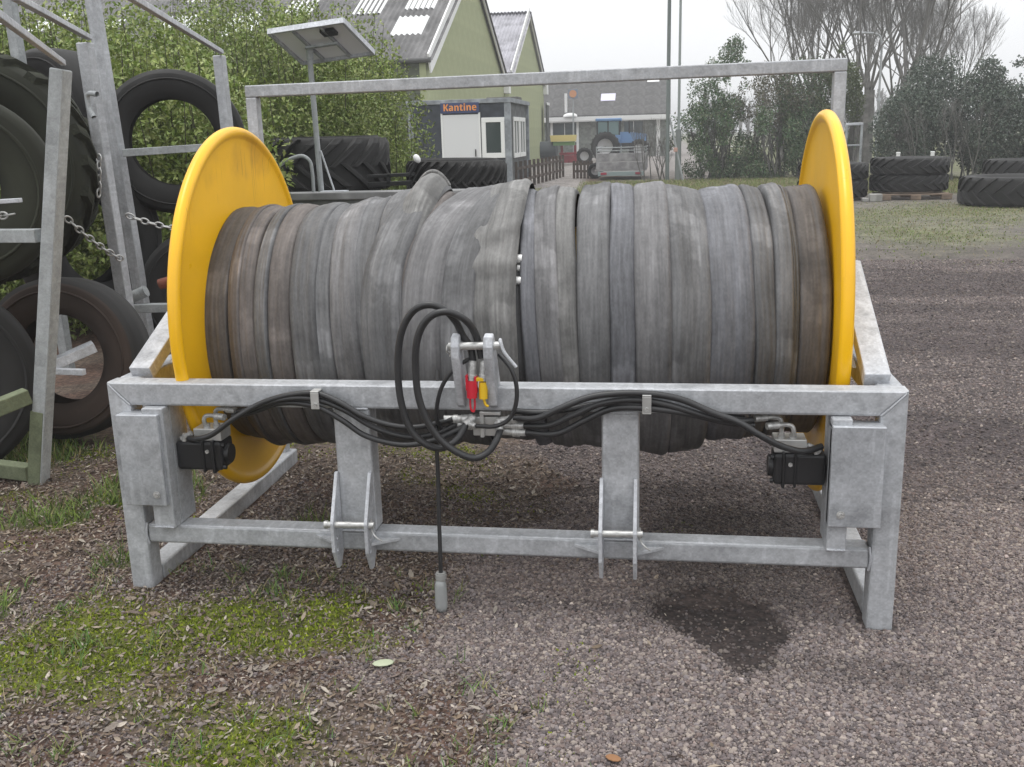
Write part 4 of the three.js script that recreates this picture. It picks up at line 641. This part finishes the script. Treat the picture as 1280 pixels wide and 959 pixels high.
{ const f = thing('metal_stand', 'pale metal frame standing behind the hoop post at the right', 'frame', [4.62, 0, -21.2]); part('leg', bx(0, .05, 0, 1.56, 0, .05, .01), M.galvOld, f); part('leg', bx(.33, .38, .4, 1.56, 0, .05, .01), M.galvOld, f); part('top_bar', bx(0, .38, 1.561, 1.62, 0, .05, .01), M.galvBright, f); part('mid_bar', bx(.051, .329, 1.1, 1.14, 0, .04, .01), M.galvOld, f); }
for (const [x, z, lab] of [[6.2, -23, 'white marker post behind the right tyre stack, left one'], [7.0, -23, 'white marker post behind the right tyre stack, right one'], [4.7, -22.5, 'white marker post behind the tyres nearest the hoop']]) { const p = thing('marker_post', lab, 'post', [x, 0, z]); part('post', bx(-.04, .04, 0, .86, -.04, .04, .01), M.white, p); part('cap', bx(-.045, .045, .861, .90, -.045, .045, .01), M.white, p); }
{ structure('far_road', [new THREE.BoxGeometry(90, .03, 5).translate(48, .03, -92)], mat(lin(.42, .41, .39), .9), 'pale road far behind the trees'); }
// ---------------------------------------------------------------- plants
function leafGeo(w, fold = .25) { const g = new THREE.BufferGeometry(); const P = [], q = [[0, 0, 0], [.35, fold * .5, w], [1, -.1, 0], [.35, fold * .5, -w], [.4, 0, 0]]; for (const [a, b, c] of [[0, 4, 1], [1, 4, 2], [2, 4, 3], [3, 4, 0]]) P.push(...q[a], ...q[b], ...q[c]); g.setAttribute('position', new THREE.BufferAttribute(new Float32Array(P), 3)); g.computeVertexNormals(); return g; }
function blob(list, n, c, r, size, pal, o = {}) {                        // leaves in clumps through an uneven ellipsoid shell
  const sd = rnd() * 100;
  for (let i = 0; i < n; i++) {
    const th = rr(0, Math.PI * 2), y = rr(-1, 1), s = Math.sqrt(1 - y * y), lump = 0.70 + 0.55 * fbm(th * 2.2 + sd, y * 2.6 + sd, 3), k = lump * Math.pow(rnd(), o.pow || 0.28);
    const d = V(s * Math.cos(th), y, s * Math.sin(th)), p = V(c[0] + d.x * r[0] * k, c[1] + d.y * r[1] * k, c[2] + d.z * r[2] * k); if (p.y < 0.02) continue;
    if (o.gap && fbm(p.x * o.gap + sd, p.y * o.gap + p.z * .6, 2) < (o.thr || 0.42)) continue;
    const q = pal[Math.floor(rnd() * pal.length)], v = rr(.82, 1.18) * (0.84 + 0.5 * fbm(p.x * 1.7 + sd, p.y * 1.7, 2));
    list.push({ p: p.toArray(), q: [rr(-1.2, 1.2), rr(0, 6.3), rr(-1.2, 1.2)], s: size * rr(.7, 1.3), c: q.map(t => t * v), g: Math.floor(rnd() * 2) });
  }
}
const leafM = mat(lin(1, 1, 1), 0.6, { transmission: 0.22, thickness: 0 });
const LG = [leafGeo(.24), leafGeo(.32, .4)];
const barkM = mat(lin(.14, .12, .10), .95, { map: noiseTex }), greyBark = mat(lin(.25, .24, .225), .95, { map: noiseTex });
function limb(out, a, d, L, r, depth, o) {                               // recursive tapered limbs
  const b = a.clone().addScaledVector(d, L); out.push([a, b, r, r * (o.taper || .7)]); if (depth <= 0) return;
  const n = depth > (o.top || 4) ? 2 : o.n || 3;
  for (let i = 0; i < n; i++) { const f = i === 0 ? 1 : rr(.35, 1), e = d.clone().add(V(rr(-1, 1), rr(-.35, .8) + (o.up || .15), rr(-1, 1)).multiplyScalar(i === 0 ? o.bend || .25 : o.spread || .6)).normalize(); limb(out, a.clone().lerp(b, f), e, L * rr(.66, .9) * (o.sh || 1), r * (i === 0 ? .72 : .5), depth - 1, o); }
}
function sticks(segs, n = 5) { const P = [], I = []; for (const [a, b, r0, r1] of segs) { const d = b.clone().sub(a).normalize(), u = Math.abs(d.y) > .9 ? V(1, 0, 0) : V(0, 1, 0), s = V().crossVectors(d, u).normalize(), t = V().crossVectors(d, s), k = r0 < .02 ? 3 : n, o = P.length / 3; for (let i = 0; i < k; i++) { const c = Math.cos(i / k * 6.283), e = Math.sin(i / k * 6.283); for (const [q, r] of [[a, r0], [b, r1]]) P.push(q.x + (s.x * c + t.x * e) * r, q.y + (s.y * c + t.y * e) * r, q.z + (s.z * c + t.z * e) * r); } for (let i = 0; i < k; i++) { const j = (i + 1) % k; I.push(o + 2 * i, o + 2 * j, o + 2 * i + 1, o + 2 * j, o + 2 * j + 1, o + 2 * i + 1); } } const g = new THREE.BufferGeometry(); g.setAttribute('position', new THREE.Float32BufferAttribute(P, 3)); g.setIndex(I); g.computeVertexNormals(); return boxUV(g); }
{ // hedge behind the rack and the bin
  const pal = [[.18, .25, .05], [.23, .29, .065], [.15, .21, .045], [.29, .33, .11], [.19, .22, .07]];
  const B = [['young green bush with glossy leaves behind the tyre rack, nearest the left edge', [[-6.2, 1.5, -5.2], [1.5, 1.9, 1.1], 11000], [[-5.0, 1.2, -4.7], [1.3, 1.6, .9], 9000]],
    ['green leafy bush seen through the hanging tyre on the rack', [[-4.3, 1.2, -5.4], [1.4, 1.6, 1.1], 13000], [[-3.4, 1.0, -4.7], [1.0, 1.25, .8], 8000]],
    ['tall yellow green bush behind the hoop rail beneath the solar panel', [[-4.1, 1.5, -8.4], [1.5, 1.65, 1.2], 13000], [[-5.8, 1.45, -8.2], [1.6, 1.75, 1.2], 10000]],
    ['green bush beside the dark cabin with a few bare twigs', [[-3.8, 1.5, -9.8], [1.25, 1.75, 1.2], 13000], [[-5.1, 1.75, -10.2], [1.5, 2.0, 1.2], 9000], [[-3.35, .9, -9.5], [.9, 1.1, .9], 5000]]];
  for (const [label, ...bl] of B) {
    const t = thing('green_bush', label, 'bush'), L = [], S = [];
    for (const [c, r, n] of bl) { blob(L, n * 2.6, c, r, .052, pal, { pow: .33 }); for (let k = 0; k < 3; k++) limb(S, V(c[0] + rr(-.4, .4), 0, c[2] + rr(-.4, .4)), V(rr(-.5, .5), 1, rr(-.5, .5)).normalize(), r[1] * .42, .013, 3, { n: 2, sh: .9, up: .4 });
      for (let k = 0; k < 40; k++) { const th = rr(0, 6.28), q = rr(.3, .95), x = c[0] + Math.cos(th) * r[0] * q, z = c[2] + Math.sin(th) * r[2] * q, y0 = c[1] + r[1] * Math.sqrt(1 - q * q) * .75, h = rr(.15, .5); S.push([V(x, y0 - .3, z), V(x + rr(-.1, .1), y0 + h, z + rr(-.1, .1)), .006, .003]); for (let e = 0; e < 14; e++) L.push({ p: [x + rr(-.08, .08), y0 + h * rr(-.5, 1), z + rr(-.08, .08)], q: [rr(-1, 1), rr(0, 6.3), rr(-1, 1)], s: .05 * rr(.7, 1.2), c: pal[Math.floor(rnd() * 5)], g: 0 }); } }
    part('branches', sticks(S), mat(lin(.06, .055, .04), .95), t); stuff('foliage', L, LG, leafM, null, null, t);
  }
}
{ // evergreen and bare bushes behind the yard
  const dk = [[.065, .125, .05], [.085, .16, .065], [.05, .085, .04], [.10, .13, .07], [.13, .145, .075]], br = [[.13, .12, .085], [.10, .11, .06], [.17, .15, .11]];
  const bush = (label, list, opts = {}) => { const t = thing(opts.name || 'evergreen_bush', label, 'bush'), L = [], S = []; for (const [c, r, n, p, sz] of list) { blob(L, n * 2, c, r, sz || .078, p, { pow: .3, gap: 2.2, thr: opts.thr || .36 }); for (let k = 0; k < 6; k++) limb(S, V(c[0] + rr(-.5, .5), 0, c[2] + rr(-.3, .3)), V(rr(-.3, .3), 1, rr(-.3, .3)).normalize(), r[1] * .55, .035, 5, { n: 3, sh: .82, up: .3 }); } part('branches', sticks(S), greyBark, t); stuff('foliage', L, LG, leafM, null, null, t); };
  bush('dark ivy covered bush right of the braced pole', [[[2.2, 1.1, -30.5], [1.5, 1.4, 1.2], 9000, dk], [[2.2, 2.5, -30.8], [.9, 1.3, .8], 3500, dk], [[2.75, 3.8, -31], [.5, .65, .5], 900, dk]], { thr: .42 });
  bush('dark green bush in the middle behind the hose', [[[3.6, 1.0, -30], [1.4, 1.2, 1.1], 8000, dk], [[3.9, 2.4, -31], [1.2, 1.2, 1], 3000, br]], { thr: .44 });
  bush('brown and green thicket left of the hoop post', [[[5.3, 1.1, -30.5], [1.3, 1.2, 1.1], 6000, dk], [[5.0, 2.5, -31], [1.2, 1.3, 1], 4500, [...dk, ...br]], [[5.9, 2.4, -30], [.7, 1.5, .8], 4000, [[.06, .085, .03], [.09, .11, .04]]]], { thr: .42 });
  const bg = [[.075, .10, .075], [.09, .12, .085], [.06, .085, .065], [.12, .13, .105]];
  bush('grey green bush behind the right tyre stacks, under the bare trees', [[[7.4, 1.3, -27], [1.2, 1.4, 1.1], 8000, bg], [[8.2, 2.3, -28], [1.1, 1.3, 1], 5000, bg]], { thr: .40 });
  bush('grey green conifer clump at the right edge of the yard', [[[9.6, 1.4, -27], [1.5, 1.4, 1.2], 10000, bg], [[9.4, 2.6, -27.3], [.45, .75, .45], 1200, bg], [[10.2, 2.5, -27.2], [.5, .8, .5], 1400, bg], [[11.2, 1.2, -26.5], [1.2, 1.2, 1], 5000, bg]], { thr: .38 });
  const th = (label, x, z, n, h, sp) => { const t = thing('bare_shrub', label, 'shrub', [x, 0, z]), S = []; for (let k = 0; k < n; k++) limb(S, V(rr(-sp, sp), 0, rr(-.4, .4)), V(rr(-.3, .3), 1, rr(-.3, .3)).normalize(), h * .34, .02, 5, { n: 3, sh: .8, up: .35, spread: .55 }); part('twigs', sticks(S, 4), greyBark, t); };
  th('bare twiggy shrub with a mossy stem in front of the trailer', .05, -30.2, 4, 2.3, .25); th('bare grey thicket rising behind the dark bush', 3.6, -32, 16, 3.6, 1.6); th('bare grey thicket rising beside the hoop post', 5.2, -32.5, 14, 3.6, 1.2); th('bare brown shrub behind the right tyres', 8.0, -26, 12, 2.6, 1.0); th('bare shrub at the foot of the bare trees', 6.3, -33, 12, 1.6, 1.6); th('bare twiggy shrub close to the braced pole', .45, -30.4, 7, 1.6, .2);
}
{ // bare trees
  const mk = (h, r, sp) => { const S = []; const trunk = []; let p = V(0, 0, 0), d = V(0, 1, 0); const fork = h * .2; trunk.push([V(0, -.1, 0), V(rr(-.05, .05), fork, 0), r * 1.25, r]); const top = trunk[0][1]; for (let k = 0; k < 4; k++) { const a = k / 4 * 6.28 + rr(-.4, .4); limb(S, top.clone().add(V(0, rr(-.5, .1), 0)), V(Math.cos(a) * sp, 1, Math.sin(a) * sp).normalize(), h * .165, r * .33, 7, { n: 3, sh: .9, up: .30, spread: .72, bend: .3, top: 6, taper: .72 }); } return [sticks(trunk, 9), sticks(S, 5)]; };
  const kinds = [mk(13, .17, .42), mk(15, .20, .36), mk(12, .15, .5)];
  const T = [['bare tree just right of the hoop post, forked low', 8.1, -40, 0, 1], ['bare tree behind the street lamp arm', 9.0, -42, 1, 1], ['bare tree with the thickest trunk right of the street lamp', 10.2, -41, 1, 1.1], ['bare tree between the lamp and the grey green bush', 11.4, -43, 0, 1.05], ['bare tree farthest to the right with a rounded crown', 13.0, -44, 2, .82], ['bare tree rising above the hoop corner', 6.9, -43, 2, 1.05], ['bare slender tree left among the bare trees', 5.9, -46, 0, .95], ['bare tree behind the others in the middle of the row', 10.0, -50, 2, 1.3], ['bare tree standing behind the conifer clump', 15.0, -52, 1, .7], ['bare tree behind the thicket beside the hoop corner', 8.6, -54, 0, 1.25], ['bare tree behind the thick trunked one', 11.0, -47, 2, 1.1], ['bare tree between the conifer clump and the bare row', 13.6, -53, 1, .85], ['bare tree leaning in behind the lamp column', 9.6, -46, 2, 1.15], ['bare tree at the back left of the bare row', 7.4, -49, 1, 1.0], ['bare tree at the back right of the bare row', 12.4, -50, 0, 1.0]];
  T.forEach(([lab, x, z, k, s], i) => { const t = thing('bare_tree', lab, 'tree', [x, 0, z], i * 1.7); t.scale.setScalar(s); part('trunk', kinds[k][0], greyBark, t); part('crown', kinds[k][1], greyBark, t); });
  const far = thing('far_wood', 'hazy grey line of far trees along the horizon', 'wood'); far.userData.kind = 'stuff'; const S = []; for (let k = 0; k < 120; k++) { const x = rr(-90, 140), z = rr(-190, -130); limb(S, V(x, 0, z), V(rr(-.1, .1), 1, 0).normalize(), rr(2, 3), .3, 4, { n: 4, sh: .8, up: .3, spread: .8 }); } part('trees', sticks(S, 4), greyBark, far, { kind: 'stuff' });
}
renderer.render(scene, camera);
